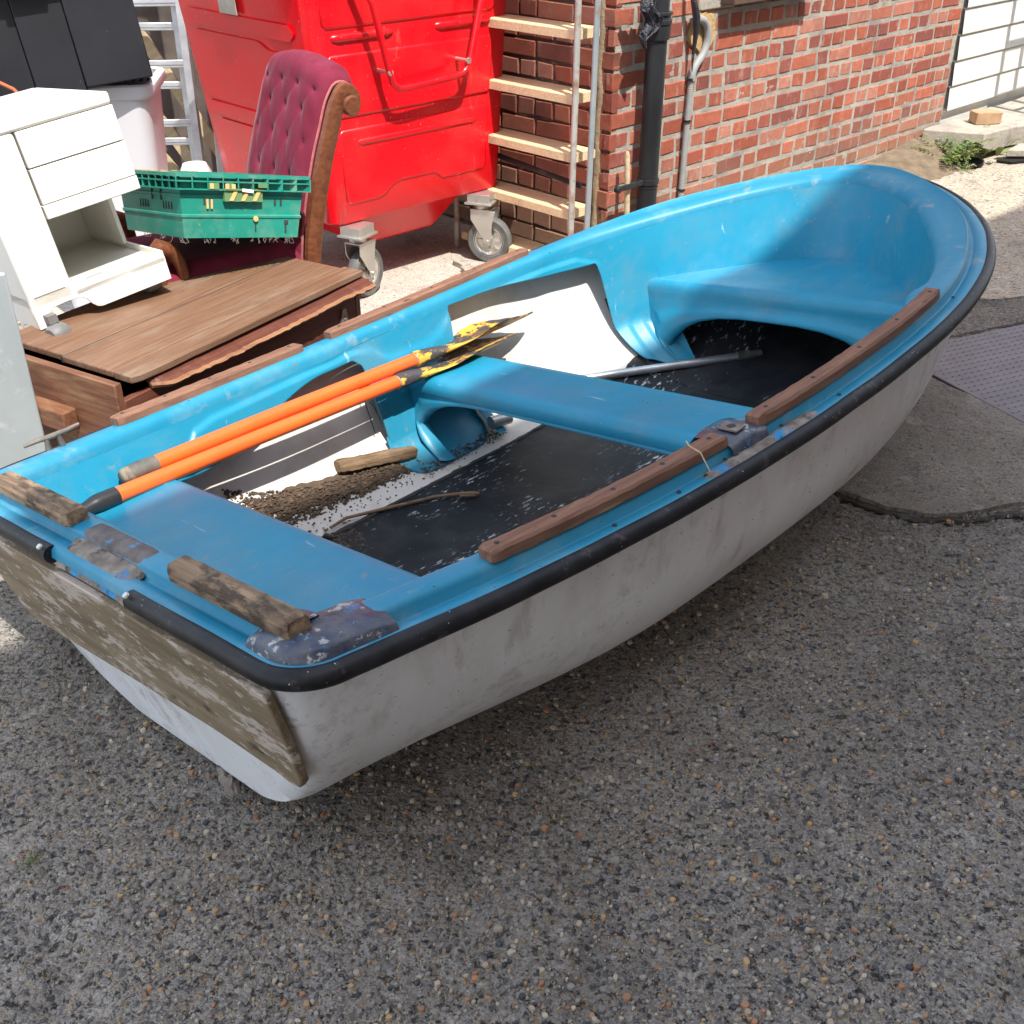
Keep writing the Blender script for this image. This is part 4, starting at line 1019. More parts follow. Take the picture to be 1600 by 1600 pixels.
# two soft ribs up the inside of the bow
# --- rubber strake: ends either side of the damaged middle of the transom
def strake():
    b = B(); n = len(FULL); 
    idx = [i for i, q in enumerate(FULL)]
    # path from starboard gap edge round by starboard, bow, port to the port gap edge
    tr = [i for i in idx if FULL[i][0] < .001]
    path = [q for q in FULL]
    stb = [q for q in FULL[:len(FULL) // 2 + 1] if not (q[0] < .001 and q[1] > -.156)]
    prt = [q for q in FULL[len(FULL) // 2:] if not (q[0] < .001 and q[1] < .122)]
    seq = stb[::-1] + prt[::-1][1:]            # gap -> stbd -> stem -> port -> gap
    D_ = [(.0172 * cos(a), .0172 * sin(a) - .004) for a in [pi * (-.62) + 1.24 * pi * k / 13 for k in range(14)]]
    rows = []
    for i, q in enumerate(seq):
        e = 1
        dr = .010 * math.exp(-i / 6) * 0
        rows.append([rimpt(q, -.000 - dx, dz - .010 + .0018 * nz(i * .09, 2.0) - dr) for dx, dz in D_] + [rimpt(q, .006, -.024), rimpt(q, .008, -.010)])
    b.grid(rows, closed=True); k = len(rows[0])
    b.add(rows[0], [tuple(range(k))]); b.add(rows[-1], [tuple(range(k))])
    return b
bpart(strake(), 'rubber_strake', RUBBER, smooth=True, angle=60)
sc = B()
for y in (-.175, .14): sc.lathe([(0, .0032), (.005, .003), (.0065, 0)], axis_o=(-.013, y, G_ + sheer(0) + .004), axis=(-.5, 0, .85), n=12)
sc.each('screw_head', ZINC, parent=boat, smooth=True)

# --- plywood board on the transom
def tx(z): return .10 * max(0, min(1, (G_ + sheer(0) - .012 - z) / .46)) 
pts = [(.565, .455), (.535, .26)] + [(.475 + .055 * cos(a), .225 + .03 * sin(a) - .0) for a in (0.2, -.4, -1.0, -1.5)] + [(.30, .205), (0, .222), (-.25, .232), (-.42, .225)] + [(-.465 + .045 * cos(a), .262 + .045 * sin(a)) for a in (-1.6, -2.1, -2.7, -3.1)] + [(-.535, .36), (-.548, .455)]
tb = B(); n = len(pts)
tb.hexa([(tx(z) - .004 + .006 * 0, y * .985, z) for y, z in pts], [(tx(z) - .020, y * .985, z) for y, z in pts])
bpart(tb, 'transom_board', PLY, bevel=.003)
bungs = B(); bungs.tube([(.10, -.08, .028), (.088, -.10, .018), (.092, -.125, .006), (.085, -.15, .004)], [.012, .010, .013, .006], 7); bungs.tube([(.10, -.11, .02), (.080, -.13, .010), (.078, -.145, .002)], [.008, .011, .004], 6)
bpart(bungs, 'torn_fibre', FIBRE)

# --- timber strips along the rim
def side_strip(x0, x1, sgn, mat, seed, o0=.040, o1=.080, h=.022, name='rim_strip'):
    b = B(); rows = []; n = 60; r = random.Random(seed)
    for i in range(n + 1):
        x = x0 + (x1 - x0) * i / n; w = plan(x)
        # normal
        dx = .01; sl = (plan(x + dx) - plan(x - dx)) / (2 * dx); l = math.hypot(1, sl); nx, ny = -sl / l, 1 / l
        z = G_ + sheer(x) + .0215
        def pt(o_, dz): return (x - nx * o_, sgn * (w - ny * o_), z + dz)
        j = .0014 * nz(x * 30, seed); j2 = .0018 * nz(x * 40, seed + 5); e = .004 if i in (0, n) else 0
        rows.append([pt(o0 + e + j, 0), pt(o0 + e + j, h - .005 + j2 - e), pt(o0 + .005 + j, h + j2 - e), pt(o1 - .005, h - j2 - e), pt(o1 - e + j2, h - .006), pt(o1 - e + j2, 0)])
    b.grid(rows, closed=True); k = len(rows[0]); b.add(rows[0], [tuple(range(k))]); b.add(rows[-1], [tuple(range(k))])
    o = bpart(b, name, mat, smooth=True, angle=32)
    nb = B()
    for t in (.06, .27, .5, .72, .95):
        x = x0 + (x1 - x0) * t; nb.lathe([(0, .0015), (.0045, .0012), (.005, 0)], axis_o=(x, sgn * (plan(x) - (o0 + o1) / 2 + .004 * nz(t * 9, seed)), G_ + sheer(x) + .0215 + h - .0002), n=10)
    nb.each('nail_head', GAPM, parent=o, smooth=True)
    return o
for sgn in (-1, 1):
    a = side_strip(.375, .952, sgn, STRIP, 3 + sgn, o0=.044 if sgn < 0 else .048, o1=.084)
    b__ = side_strip(1.052, 1.862, sgn, STRIP, 8 + sgn, o0=.044 if sgn < 0 else .048, o1=.084)
def stern_strip(y0, y1, seed):
    b = B(); rows = []; n = 40; x0, x1 = .040, .088
    for i in range(n + 1):
        y = y0 + (y1 - y0) * i / n; z = G_ + sheer(0) + .0215; j = .002 * nz(y * 25, seed); j2 = .002 * nz(y * 33, seed + 4); h = .030; e = .005 if i in (0, n) else 0
        rows.append([(x0 + j + e, y, z), (x0 + j + e, y, z + h * .6), (x0 + .008 + j, y, z + h - e + j2), (x0 + .020, y, z + h + .001 - e), (x1 - .010, y, z + h - e - j2), (x1 - e + j2, y, z + h * .62), (x1 - e, y, z)])
    b.grid(rows, closed=True); k = 7; b.add(rows[0], [tuple(range(k))]); b.add(rows[-1], [tuple(range(k))])
    return bpart(b, 'rim_strip', STRIPG, smooth=True, angle=30)
stern_strip(.128, .440, 21); stern_strip(-.548, -.222, 22)
# --- repairs: resin at the starboard corner, rowlock pads, broken middle of the transom
def skin_patch(name, mat, sel, prof_, h, seed, ends=.03):
    b = B(); rows = []
    qs = [q for q in FULL if sel(q)]
    n = len(qs)
    for i, q in enumerate(qs):
        e = min(i, n - 1 - i); k = smooth01(-1, 3, e); r_ = []
        for j, (o_, dz) in enumerate(prof_):
            ed = (j == 0 or j == len(prof_) - 1)
            r_.append(rimpt(q, o_, dz * (1 if not ed else .6) - .006 * (1 - k) + h * k * (0 if ed else 1) + .0011 * nz(q[0] * 60 + seed, q[1] * 60, o_ * 60)))
        rows.append(r_)
    b.grid(rows); return bpart(b, name, mat, smooth=True, angle=50)
skin_patch('resin_patch', NAVY, lambda q: q[1] < 0 and (q[1] < -.475 and q[0] < .001 or .001 < q[0] < .19), [(.012, .000), (.016, .012), (.022, .018), (.05, .0225), (.09, .0225), (.113, .018), (.120, .004)], .003, 2)
skin_patch('rowlock_pad', NAVY, lambda q: q[1] < -.3 and .945 < q[0] < 1.065, [(.030, -.002), (.034, .018), (.040, .026), (.09, .030), (.125, .026), (.137, .010), (.139, -.012)], .002, 5)
skin_patch('broken_rim_edge', FIBRE, lambda q: q[1] < -.3 and .84 < q[0] < 1.22, [(.006, .001), (.012, .0045), (.022, .006), (.032, .003), (.040, .0)], .001, 7)
skin_patch('broken_rim_edge', FIBRE, lambda q: q[0] < .001 and -.150 < q[1] < .118, [(-.008, -.045), (-.004, -.022), (.003, -.006), (.018, .0025), (.030, .003), (.038, .0045), (.046, .016)], .0018, 9)
skin_patch('grey_filler_strip', M('dark_filler', (.055, .042, .045), (.15, .13, .12), scale=22, rough=.6, bump=.8, bscale=40, bdist=.006, layers=[dict(c=(.02, .25, .52), scale=12, lo=.60, hi=.64, s=1, detail=7)]), lambda q: q[0] < .001 and -.140 < q[1] < .105, [(.044, .012), (.050, .0205), (.06, .0235), (.085, .0235), (.098, .019)], .0012, 12)
plate = B(); plate.box((1.005, -(plan(1.0) - .075), G_ + sheer(1) + .0345), (.034, .045, .004)); bpart(plate, 'rowlock_plate', FIBRE, bevel=.001)
hs = B()
for x_, y_, z_ in [(1.005, -(plan(1.0) - .075), G_ + sheer(1) + .037), (1.915, -(plan(1.915) - .082), G_ + sheer(1.915) + .0224)]:
    hs.lathe([(0, 0), (.0085, .0003), (.0088, 0)], axis_o=(x_, y_, z_), n=18)
hs.each('rowlock_hole', GAPM, parent=boat)
rv = B()
for x_, o_ in [(.62, .024), (.78, .022), (.86, .026), (.885, .018), (.93, .036), (.955, .030), (.99, .038), (1.11, .036), (1.30, .022), (1.9, .03)]:
    rv.lathe([(0, .003), (.0035, .0028), (.0045, 0)], axis_o=(x_, -(plan(x_) - o_), G_ + sheer(x_) + .0015 + (.003 if o_ > .028 else 0)), n=10)
rv.each('rivet', GAPM, parent=boat, smooth=True)
# grass stalk snagged on the near strip
gs = B(); x_ = .86; yb = -(plan(x_) - .06)
gs.tube([(x_ + .02, yb + .02, .520), (x_, yb, .523), (x_ - .008, yb - .03, .519), (x_ - .012, yb - .052, .488)], .0013, 5, col=(.4, .3, .15))
tag(gs.build('dry_stalk', PALEW, mtx=BM), 'dry grass stalk snagged over the near rim strip', 'stalk')
# cleat on the port quarter
cl = B(); xc, yc_ = .235, plan(.235) - .052; zc = G_ + sheer(.23) + .021
cl.tube([(xc - .06, yc_ + .012, zc + .022), (xc - .03, yc_ + .006, zc + .026), (xc, yc_, zc + .027), (xc + .03, yc_ - .006, zc + .030), (xc + .062, yc_ - .012, zc + .036)], [.0035, .0055, .0065, .0055, .0035], 10)
cl.tube([(xc - .014, yc_ + .002, zc), (xc - .012, yc_ + .002, zc + .024)], [.008, .005], 8); cl.tube([(xc + .016, yc_ - .003, zc), (xc + .014, yc_ - .003, zc + .026)], [.008, .005], 8)
bpart(cl, 'cleat', M('tarnished_metal', (.12, .11, .10), (.25, .2, .16), scale=30, rough=.5, metal=.6), smooth=True)

# --- painted floor
fm = B(); rows = []
nx_ = 150; ny_ = 40
for i in range(nx_ + 1):
    x = .30 + (2.70 - .30) * i / nx_
    ye = .445 + .12 * smooth01(2.12, 2.24, x) + .006 * nz(x * 18, 3) + .004 * nz(x * 60, 5)
    ye = ye + (inner_y(x, .30) - .01 - ye) * smooth01(2.16, 2.26, x)  # black widens up the bow sides, painting in the shade under the seat
    r_ = []
    for j in range(ny_ + 1):
        y = -ye + 2 * ye * j / ny_; z = skin_z(x, y) + .008 + .004 * smooth01(2.0, 2.2, x) + .0015 * nz(x * 8, y * 8)
        r_.append((x, y, z))
    a, c = r_[0], r_[-1]
    rows.append([(a[0], a[1] - .003, a[2] - .008)] + r_ + [(c[0], c[1] + .003, c[2] - .008)])
fm.grid(rows); bpart(fm, 'floor_mat', MAT, smooth=True, angle=60)
fe = B(); fe.tube([(x, .443 - .10 * smooth01(2.0, 2.62, x) * 1.6 + .006 * nz(x * 18, 3) + .004 * nz(x * 60, 5), skin_z(x, .44) + .009 + .002 * nz(x * 25, 9)) for x in np.linspace(.45, 2.0, 120)], [.007 + .004 * nz(x * 22, 1) for x in np.linspace(.45, 2.0, 120)], 8, flat=.6)
bpart(fe, 'mat_edge', GAPM, smooth=True)

bfp = B()  # black floor paint plus painted-in shade, carried up the bow sides
for sgn in (-1, 1):
    rows = []
    for q in HPAIR:
        if q[0] < 2.12: continue
        qq = (q[0], sgn * q[1], q[2], sgn * q[3]); r_ = []
        for t in np.linspace(pi / 2, .25, 22): r_.append(hull_pt(qq, t, .019))
        rows.append(r_)
    bfp.grid(rows, flip=(sgn > 0))
bpart(bfp, 'bow_paint_and_shade', MAT, smooth=True, angle=60)

# ================================================================== loose things lying in the boat
def bp(x, y, z): return BM @ Vector((x, y, z))
def bdir(v): return (BM.to_3x3() @ Vector(v))
def oar(p0, p1, label, grip_mat, roll, seed, bl_len=.43, tip=0, hook=False, gl=.075, flip=1):
    a, b_ = bp(*p0), bp(*p1); x = (b_ - a); Ls = x.length
    up = bdir((0, 0, 1)); m = frame(a, x, up)
    o = empty('oar', label, 'oar', m, 'orange oars laid across the seats')
    s = B(); s.tube([(gl, 0, 0), (Ls * .5, 0, .002), (Ls, 0, 0)], .0186, 26); s.build('shaft', ORANGE, parent=o, smooth=True)
    g = B()
    if hook: g.tube([(-.034, -.004, -.004), (-.02, -.003, -.004), (.006, 0, -.002), (.024, 0, 0), (.034, 0, 0), (gl + .004, 0, 0)], [.012, .015, .0155, .019, .0208, .0208], 22)
    else: g.tube([(-.012, 0, -.001), (-.006, 0, -.001), (.02, 0, 0), (.052, 0, 0), (.055, 0, 0), (gl + .004, 0, 0)], [.012, .018, .0205, .0215, .0203, .0203], 22)
    g.build('grip', grip_mat, parent=o, smooth=True, angle=50)
    # blade: socket running into a long spoon, tilted so it shows nearly edge on
    bl = B(); rows = []; cr, sr = cos(roll), sin(roll); n = 46
    for i in range(n + 1):
        t = i / n; xx = Ls - .012 + bl_len * t
        w = .0195 + (.070 - .0195) * smooth01(.08, .55, t)
        if t > .62: w *= max(.03, 1 - ((t - .62) / .38) ** 1.5 * .96)
        w *= 1 + .05 * nz(t * 22, seed) * (t > .3)
        cam_ = .028 * sin(pi * t) * .8
        tk = .0195 * (1 - smooth01(.02, .42, t)) + .0028
        r_ = []
        for k in range(24):
            a_ = 2 * pi * k / 24; u_ = cos(a_) * w; v_ = sin(a_) * tk * (1 if abs(cos(a_)) < .35 or t < .4 else .6)
            ridge = .006 * max(0, 1 - abs(u_) / .010) * (1 if v_ > 0 else 0) * (1 - t) * smooth01(.25, .4, t)
            vv = v_ + ridge + .35 * (u_ * u_) / .06 * smooth01(.2, .6, t) - cam_ * .3
            r_.append((xx, u_ * cr - vv * sr, u_ * sr + vv * cr))
        rows.append(r_)
    bl.grid(rows, closed=True); bl.add(rows[-1], [tuple(range(24))]); bl.add(rows[0], [tuple(range(24))])
    bl.build('blade', BLADE, parent=o, smooth=True, angle=50)
    c = B(); c.tube([(Ls - .016, 0, 0), (Ls - .004, 0, 0)], .0190, 24); c.build('collar', ZINC, parent=o, smooth=True)
    return o
OARS = []
oar((.200, .448, .406), (1.165, .523, .356), 'near orange oar, its black grip against the stern rim', GRIPB, RAD(-22 + 19), 1, hook=True, bl_len=.52)
oar((.328, .494, .421), (1.262, .551, .385), 'farther orange oar with the scuffed grey grip, resting above the other', GRIPG, RAD(-22 + 11), 5, bl_len=.53)
# loose pole under the bow seat
pm = B(); a, b_ = (1.98, .44, skin_z(1.98, .42) + .030), (2.33, .20, skin_z(2.33, .20) + .028)
pe = empty('boat_pole', 'dull metal pole with dark end lying on the black floor under the bow seat', 'pole', frame(bp(*a), bp(*b_) - bp(*a), bdir((0, 0, 1))))
LL = (bp(*b_) - bp(*a)).length
q = B(); q.tube([(-.12, 0, 0), (LL, 0, 0)], .0135, 18); q.build('shaft', ALU, parent=pe, smooth=True)
q = B(); q.tube([(LL, 0, 0), (LL + .045, 0, 0)], .0165, 18); q.tube([(LL + .045, 0, 0), (LL + .085, 0, 0)], .013, 14); q.build('end_cap', GRIPG, parent=pe, smooth=True)
# twig with hooked end
tw_ = [(.80, .455), (.86, .462), (.967, .432), (1.04, .408), (1.109, .383), (1.15, .345), (1.186, .312), (1.192, .300), (1.180, .302), (1.160, .318), (1.150, .330)]
q = B(); q.tube([bp(x, y, skin_z(x, y) + .017 + (.006 if i > 4 else 0)) for i, (x, y) in enumerate(tw_)], [.004, .0045, .005, .0048, .0046, .005, .0055, .005, .005, .004, .003], 8)
tag(q.build('twig', ROTW, smooth=True), 'thin bent twig lying on the black floor of the boat', 'twig')
# rotten block of wood and the dirt round it
bx0 = bp(.945, .582, skin_z(.945, .582) + .024); bx1 = bp(1.19, .545, skin_z(1.19, .545) + .024)
wbk = B(); rows = []; LB = (bx1 - bx0).length
for i in range(23):
    t = i / 22; r_ = []
    for k in range(12):
        a_ = 2 * pi * k / 12; rr_ = (.018 + .006 * nz(t * 4, k * .7, 3)) * (1 if 0 < i < 22 else .8); yy = max(-1, min(1, 1.3 * cos(a_))) * rr_ * 1.15; zz = max(-1, min(1, 1.3 * sin(a_))) * rr_ * .95
        r_.append((t * LB + .003 * nz(k, i), yy + .003 * nz(t * 15, k), zz + .002 * nz(t * 18, k * 2)))
    rows.append(r_)
wbk.grid(rows, closed=True); wbk.add(rows[0], [tuple(range(12))]); wbk.add(rows[-1], [tuple(range(12))])
tag(wbk.build('timber_offcut', ROTW, smooth=True, angle=40, mtx=frame(bx0, bx1 - bx0, bdir((0, 0, 1)))), 'rotten brown timber offcut lying in the dirt inside the boat', 'offcut')
def dirt():
    b = B(); r = random.Random(8)
    def crumb(x, y, s, dz):
        z = skin_z(x, y) + dz; c = (r.choice([(.075, .048, .031), (.10, .066, .042), (.05, .034, .024), (.15, .10, .065)])); k = r.uniform(.7, 1.2)
        P = []; ph = r.random() * 6
        for (u, v, w) in [(0, 0, 1), (1, 0, .1), (.3, .95, 0), (-.8, .6, .2), (-.8, -.6, 0), (.3, -.95, .15), (0, 0, -1)]:
            q = .7 + .5 * r.random(); P.append(bp(x + s * q * (u * cos(ph) - v * sin(ph)), y + s * q * (u * sin(ph) + v * cos(ph)), z + s * q * w * .8))
        b.add(P, [(0, 1, 2), (0, 2, 3), (0, 3, 4), (0, 4, 5), (0, 5, 1), (6, 2, 1), (6, 3, 2), (6, 4, 3), (6, 5, 4), (6, 1, 5)], tuple(k * q for q in c))
    for i in range(2600):
        t = r.random(); x = .60 + .58 * t; w = .040 * (1 - .62 * t); y = .560 + max(-2, min(1.5, r.gauss(0, 1))) * w * .55 - .025 * t
        y = min(y, .60)
        dens_ = 1 - smooth01(.9, 1.2, x)
        crumb(x, y, r.uniform(.0022, .0068) * (1.7 if r.random() < .10 else 1), r.uniform(.0, .014) * max(0, 1 - abs(y - .57) / .07))
    for i in range(260):
        x = r.uniform(.6, 1.30); y = .53 - abs(r.gauss(0, .03)); crumb(x, y, r.uniform(.0014, .0042), .002)
    for i in range(260): x = r.uniform(.66, .86); crumb(x, .40 + r.gauss(0, .03), r.uniform(.002, .006), .008)
    for i in range(420):
        x = r.uniform(1.17, 1.50); y = .49 + r.gauss(0, .010) + .02 * (x - 1.17); crumb(x, y, r.uniform(.0012, .004), .012)
    for i in range(200): crumb(r.uniform(1.42, 1.62), .42 + r.gauss(0, .02), r.uniform(.001, .003), .002)
    for i in range(110):
        t = r.random() ** 1.4; x = .60 + .50 * t; crumb(x, .556 + r.gauss(0, .012) * (1 - .5 * t) - .02 * t, r.uniform(.006, .0125), r.uniform(.002, .010))
    for i in range(26):
        x = .60 + .6 * r.random(); y = .55 + r.gauss(0, .018); a = r.uniform(0, pi); l = r.uniform(.012, .035)
        b.tube([bp(x - l * cos(a), min(.6, y - l * sin(a) * .4), skin_z(x, y) + .014), bp(x, y, skin_z(x, y) + .019), bp(x + l * cos(a), min(.6, y + l * sin(a) * .4), skin_z(x, y) + .013)], .0016, 4, col=(.16, .11, .07))
    # drifted bed beneath
    rows = []
    for i in range(60):
        x = .50 + .72 * i / 59; r_ = []
        for k in range(15):
            s = k / 14; y = .545 + .055 * s - .02 * i / 59; h = .009 * sin(pi * s) ** .8 * sin(pi * i / 59) ** .4 + .002 * nz(x * 50, y * 50)
            r_.append(bp(x, y, skin_z(x, y) - .002 + h))
        rows.append(r_)
    b.grid(rows, col=(.06, .04, .026))
    return b.build('dirt', SOIL)
tag(dirt(), 'brown crumbly dirt gathered along the far side of the boat floor', 'dirt', kind='stuff')
lf = B(); rows = []
for i in range(8):
    rows.append([bp(.745 + .05 * i / 7 + .008 * nz(i, k), .425 + .055 * k / 5, skin_z(.77, .43) + .014 + .012 * sin(i * .7 + k * .5) + .010 * (k == 0)) for k in range(6)])
lf.grid(rows); tag(lf.build('paper_scrap', PAPER, smooth=True, solid=.001), 'curled grimy paper scrap on the boat floor by the stern seat', 'paper')
q = B(); q.tube([bp(1.46, .50, .125), bp(1.53, .49, .118)], .019, 16); tag(q.build('metal_can', ZINC, smooth=True), 'small stubby metal tube seen through the arch of the middle seat', 'metal tube')
# cobweb-like dry strands by the cut edge of the moulding
q = B()
for i, (x, y) in enumerate([(1.105, .62), (1.115, .598), (1.11, .60)]): q.tube([bp(x, y + .006, .34 - .02 * i), bp(x + .003 * i, y - .004, .28), bp(x + .008, y - .012, .20 + .03 * i)], .0010 + .0006 * (i == 0), 5)
tag(q.build('root_strands', GAPM), 'few dark dry root strands hanging at the cut edge inside the boat', 'roots')

# ================================================================== RED WHEELED BIN
bx_ = Vector((cos(RAD(43.5)), sin(RAD(43.5)), 0)); by_ = Vector((-bx_.y, bx_.x, 0))
BN = Matrix.Identity(4)
for i in range(3): BN[i][0] = bx_[i]; BN[i][1] = by_[i]; BN[i][3] = (-.681, 4.112, 0)[i]
bn = empty('wheeled_bin', 'large bright red wheeled refuse bin behind the velvet chair', 'bin', BN)
WB, DB = .872, .79; ZB = .30
def bf(u, v, z, out=0):
    """front face: u 0..1 across, z height; flares upward"""
    g = (z - ZB) / .75
    x0 = -.055 * g; x1 = WB + .050 * g
    return Vector((x0 + (x1 - x0) * u, -.012 * g - out, z))
def bl_(u, z, out=0):
    """left face: u 0 front .. 1 back"""
    g = (z - ZB) / .75
    return Vector((-.055 * g - out, -.012 * g + (DB + .02 * g + .10 * g) * u, z))
body = B(); n = 7; rows = []
def brow(z, ins=0, r=.045):
    g = (z - ZB) / .75; x0 = -.055 * g + ins; x1 = WB + .050 * g - ins; y0 = -.012 * g + ins; y1 = DB + .11 * g - ins; ring = []
    for cx, cy, a0 in ((x1 - r, y0 + r, -pi / 2), (x1 - r, y1 - r, 0), (x0 + r, y1 - r, pi / 2), (x0 + r, y0 + r, pi)):
        for k in range(n): a = a0 + pi / 2 * k / (n - 1); ring.append((cx + r * cos(a), cy + r * sin(a), z))
    return ring
zs = [(ZB, .02), (ZB + .004, .008), (ZB + .015, 0), (.5, 0), (.8, 0), (1.24, 0), (1.25, -.03), (1.30, -.03), (1.30, .02), (.6, .03)]
for z, ins in zs: rows.append(brow(z, ins))
body.grid(rows, closed=True); body.add(rows[0], [tuple(range(len(rows[0])))]); body.add(rows[-1], [tuple(range(len(rows[0])))])
body.build('body', RED, parent=bn, smooth=True, angle=40)
# raised mouldings
def panel(fn, poly, h, name='moulded_panel', cut=.010):
    b = B(); P = [Vector(p).to_3d() for p in poly]
    cx = sum(p.x for p in P) / len(P); cz = sum(p.y for p in P) / len(P)
    def sub(ps):
        out = []
        for a, c in zip(ps, ps[1:] + ps[:1]):
            # rounded corners
            out.append(a.lerp(c, min(.5, .018 / max(.001, (c - a).length)))); out.append(a.lerp(c, .5)); out.append(c.lerp(a, min(.5, .018 / max(.001, (c - a).length))))
        return out
    ps = sub(P); n = len(ps)
    lv = [(0, -.004), (.0, .001), (cut * .5, h * .75), (cut, h)]
    allr = []
    for ins, o_ in lv:
        ring = []
        for i, p in enumerate(ps):
            a = ps[i - 1]; c = ps[(i + 1) % n]; t = (c - a).normalized(); nn = Vector((-t.y, t.x, 0)); q = p + nn * ins
            ring.append(fn(q.x, q.y, o_))
        allr.append(ring)
    b.grid(allr, closed=True); b.add(allr[-1], [tuple(range(n))])
    return b.build(name, RED, parent=bn, smooth=True, angle=60)
fp = lambda x, z, o_: Vector((x, -.012 * (z - ZB) / .75 - o_, z))
lp = lambda y, z, o_: Vector((-.055 * (z - ZB) / .75 - o_, y, z))
panel(fp, [(.07, .375), (.24, .375), (.31, .425), (.52, .425), (.53, .395), (.78, .395), (.80, .655), (.05, .655)], .006)
def ridge(fn, a0, a1, z, r=.016):
    q = B(); q.tube([fn(a0, z, -.012), fn(a0 + .012, z, -.006), fn(a0 + .035, z, -.004), fn(a1 - .035, z, -.004), fn(a1 - .012, z, -.006), fn(a1, z, -.012)], [.004, r * .8, r, r, r * .8, .004], 16, flat=1); return q.build('moulded_rib', RED, parent=bn, smooth=True, angle=60)
ridge(fp, .12, .74, .602)
panel(fp, [(.03, .695), (.81, .695), (.82, .915), (.02, .915)], .006)
ridge(fp, .04, .33, .970)
ridge(fp, .52, .82, .970)
for a, z0, z1 in ((0, 1.0, 1.22),): panel(fp, [(.01, z0), (.83, z0), (.84, z1), (0, z1)], .006)
rev = lambda L: L[::-1]
panel(lp, rev([(.12, .36), (.70, .36), (.72, .60), (.10, .60)]), .007)
panel(lp, rev([(.07, .635), (.78, .635), (.78, .665), (.07, .665)]), .008)
panel(lp, rev([(.12, .70), (.76, .70), (.78, .93), (.30, .93), (.26, .905), (.11, .905)]), .007)
panel(lp, rev([(.07, .97), (.82, .97), (.82, 1.005), (.07, 1.005)]), .010)
# lower trough under the body between the castors
tr = B(); tr.hexa([Vector((x, y, .145)) for x, y in [(.24, .16), (.62, .16), (.62, .65), (.24, .65)]], [Vector((x, y, ZB + .01)) for x, y in [(.16, .04), (.70, .04), (.70, .75), (.16, .75)]])
tr.build('lower_trough', RED, parent=bn, bevel=.02, seg=3)
# bent bar handle on the end
hd = B(); fz = lambda x, z, o_: fp(x, z, o_)
hd.tube([fz(.13, 1.12, .015), fz(.165, 1.11, .07), fz(.18, 1.08, .078), fz(.245, .85, .072), fz(.262, .805, .07), fz(.29, .785, .07), fz(.33, .782, .07), fz(.56, .795, .07), fz(.60, .80, .07), fz(.63, .82, .07), fz(.645, .86, .072), fz(.70, 1.08, .078), fz(.71, 1.11, .07), fz(.73, 1.12, .015)], .0125, 16)
hd.build('handle', RED, parent=bn, smooth=True)
for x, z in ((.245, .845), (.625, .845)):
    q = B(); q.tube([fz(x, z, 0), fz(x, z, .07)], .007, 12); q.lathe([(0, .006), (.011, .005), (.012, 0)], axis_o=fz(x, z, .078), axis=(0, -1, 0), n=12); q.build('bolt', ZINC, parent=bn, smooth=True)
sk = B(); sk.hexa([lp(.40, 1.02, .017), lp(.52, 1.02, .017), lp(.52, 1.09, .017), lp(.40, 1.09, .017)], [lp(.40, 1.02, .020), lp(.52, 1.02, .020), lp(.52, 1.09, .020), lp(.40, 1.09, .020)]); sk.build('label_plate', PAPER, parent=bn)
def castor(x, y, yaw, wr=.100):
    """wheel centre at x,y (bin frame)"""
    c = empty('castor', None, None); c.parent = bn; c.matrix_basis = Matrix.Translation((x, y, 0)) @ Matrix.Rotation(yaw, 4, 'Z')
    del_ = [k for k in ('label', 'category') if k in c]
    t = B(); t.lathe([(.062, -.020), (.090, -.024), (.098, -.016), (.100, 0), (.098, .016), (.090, .024), (.062, .020)], axis_o=(0, 0, wr), axis=(0, 1, 0), n=48); t.build('tyre', TYRE, parent=c, smooth=True, angle=50)
    r_ = B(); r_.lathe([(.0, -.024), (.018, -.024), (.020, -.012), (.030, -.008), (.052, -.010), (.060, -.019), (.068, -.021), (.068, .021), (.060, .019), (.052, .010), (.030, .008), (.020, .012), (.018, .024), (0, .024)], axis_o=(0, 0, wr), axis=(0, 1, 0), n=40)
    for k in range(8):
        a = 2 * pi * k / 8; 
        for s_ in (-1, 1): r_.box((.041 * cos(a), s_ * .0105, wr + .041 * sin(a)), (.022, .008, .006), Matrix.Rotation(-a, 3, 'Y'))
    r_.build('rim', ZINC, parent=c, smooth=True, angle=35)
    f = B()
    for s_ in (-1, 1):
        y_ = s_ * .034
        P = [(-.075, .232), (.035, .232), (.020, .17), (.018, wr + .012), (.008, wr - .016), (-.012, wr - .016), (-.02, wr + .012), (-.075, .19)]
        P = [(p0 if p0 > -.05 else p0 + .0, p1) for p0, p1 in P]
        f.hexa([(a, y_ - .002, z) for a, z in P], [(a, y_ + .002, z) for a, z in P])
    f.box((-.03, 0, .233), (.09, .072, .005)); f.lathe([(.034, .236), (.034, .250), (.030, .252)], axis_o=(-.035, 0, 0), n=24); f.tube([(0, -.042, wr), (0, .042, wr)], .0085, 10)
    f.box((-.035, 0, .262), (.12, .11, .008)); f.box((-.035, 0, .283), (.10, .09, .035))
    f.build('fork', ZINC, parent=c, bevel=.001)
    return c
Bi = BN.inverted()
for (wx, wy, yw) in ((-.095, 4.62, RAD(-18)), (-.585, 4.205, RAD(62)), (-.50, 5.22, RAD(20)), (-1.04, 4.70, RAD(30))):
    q = Bi @ Vector((wx, wy, 0)); castor(q.x, q.y, yw - RAD(43.5))

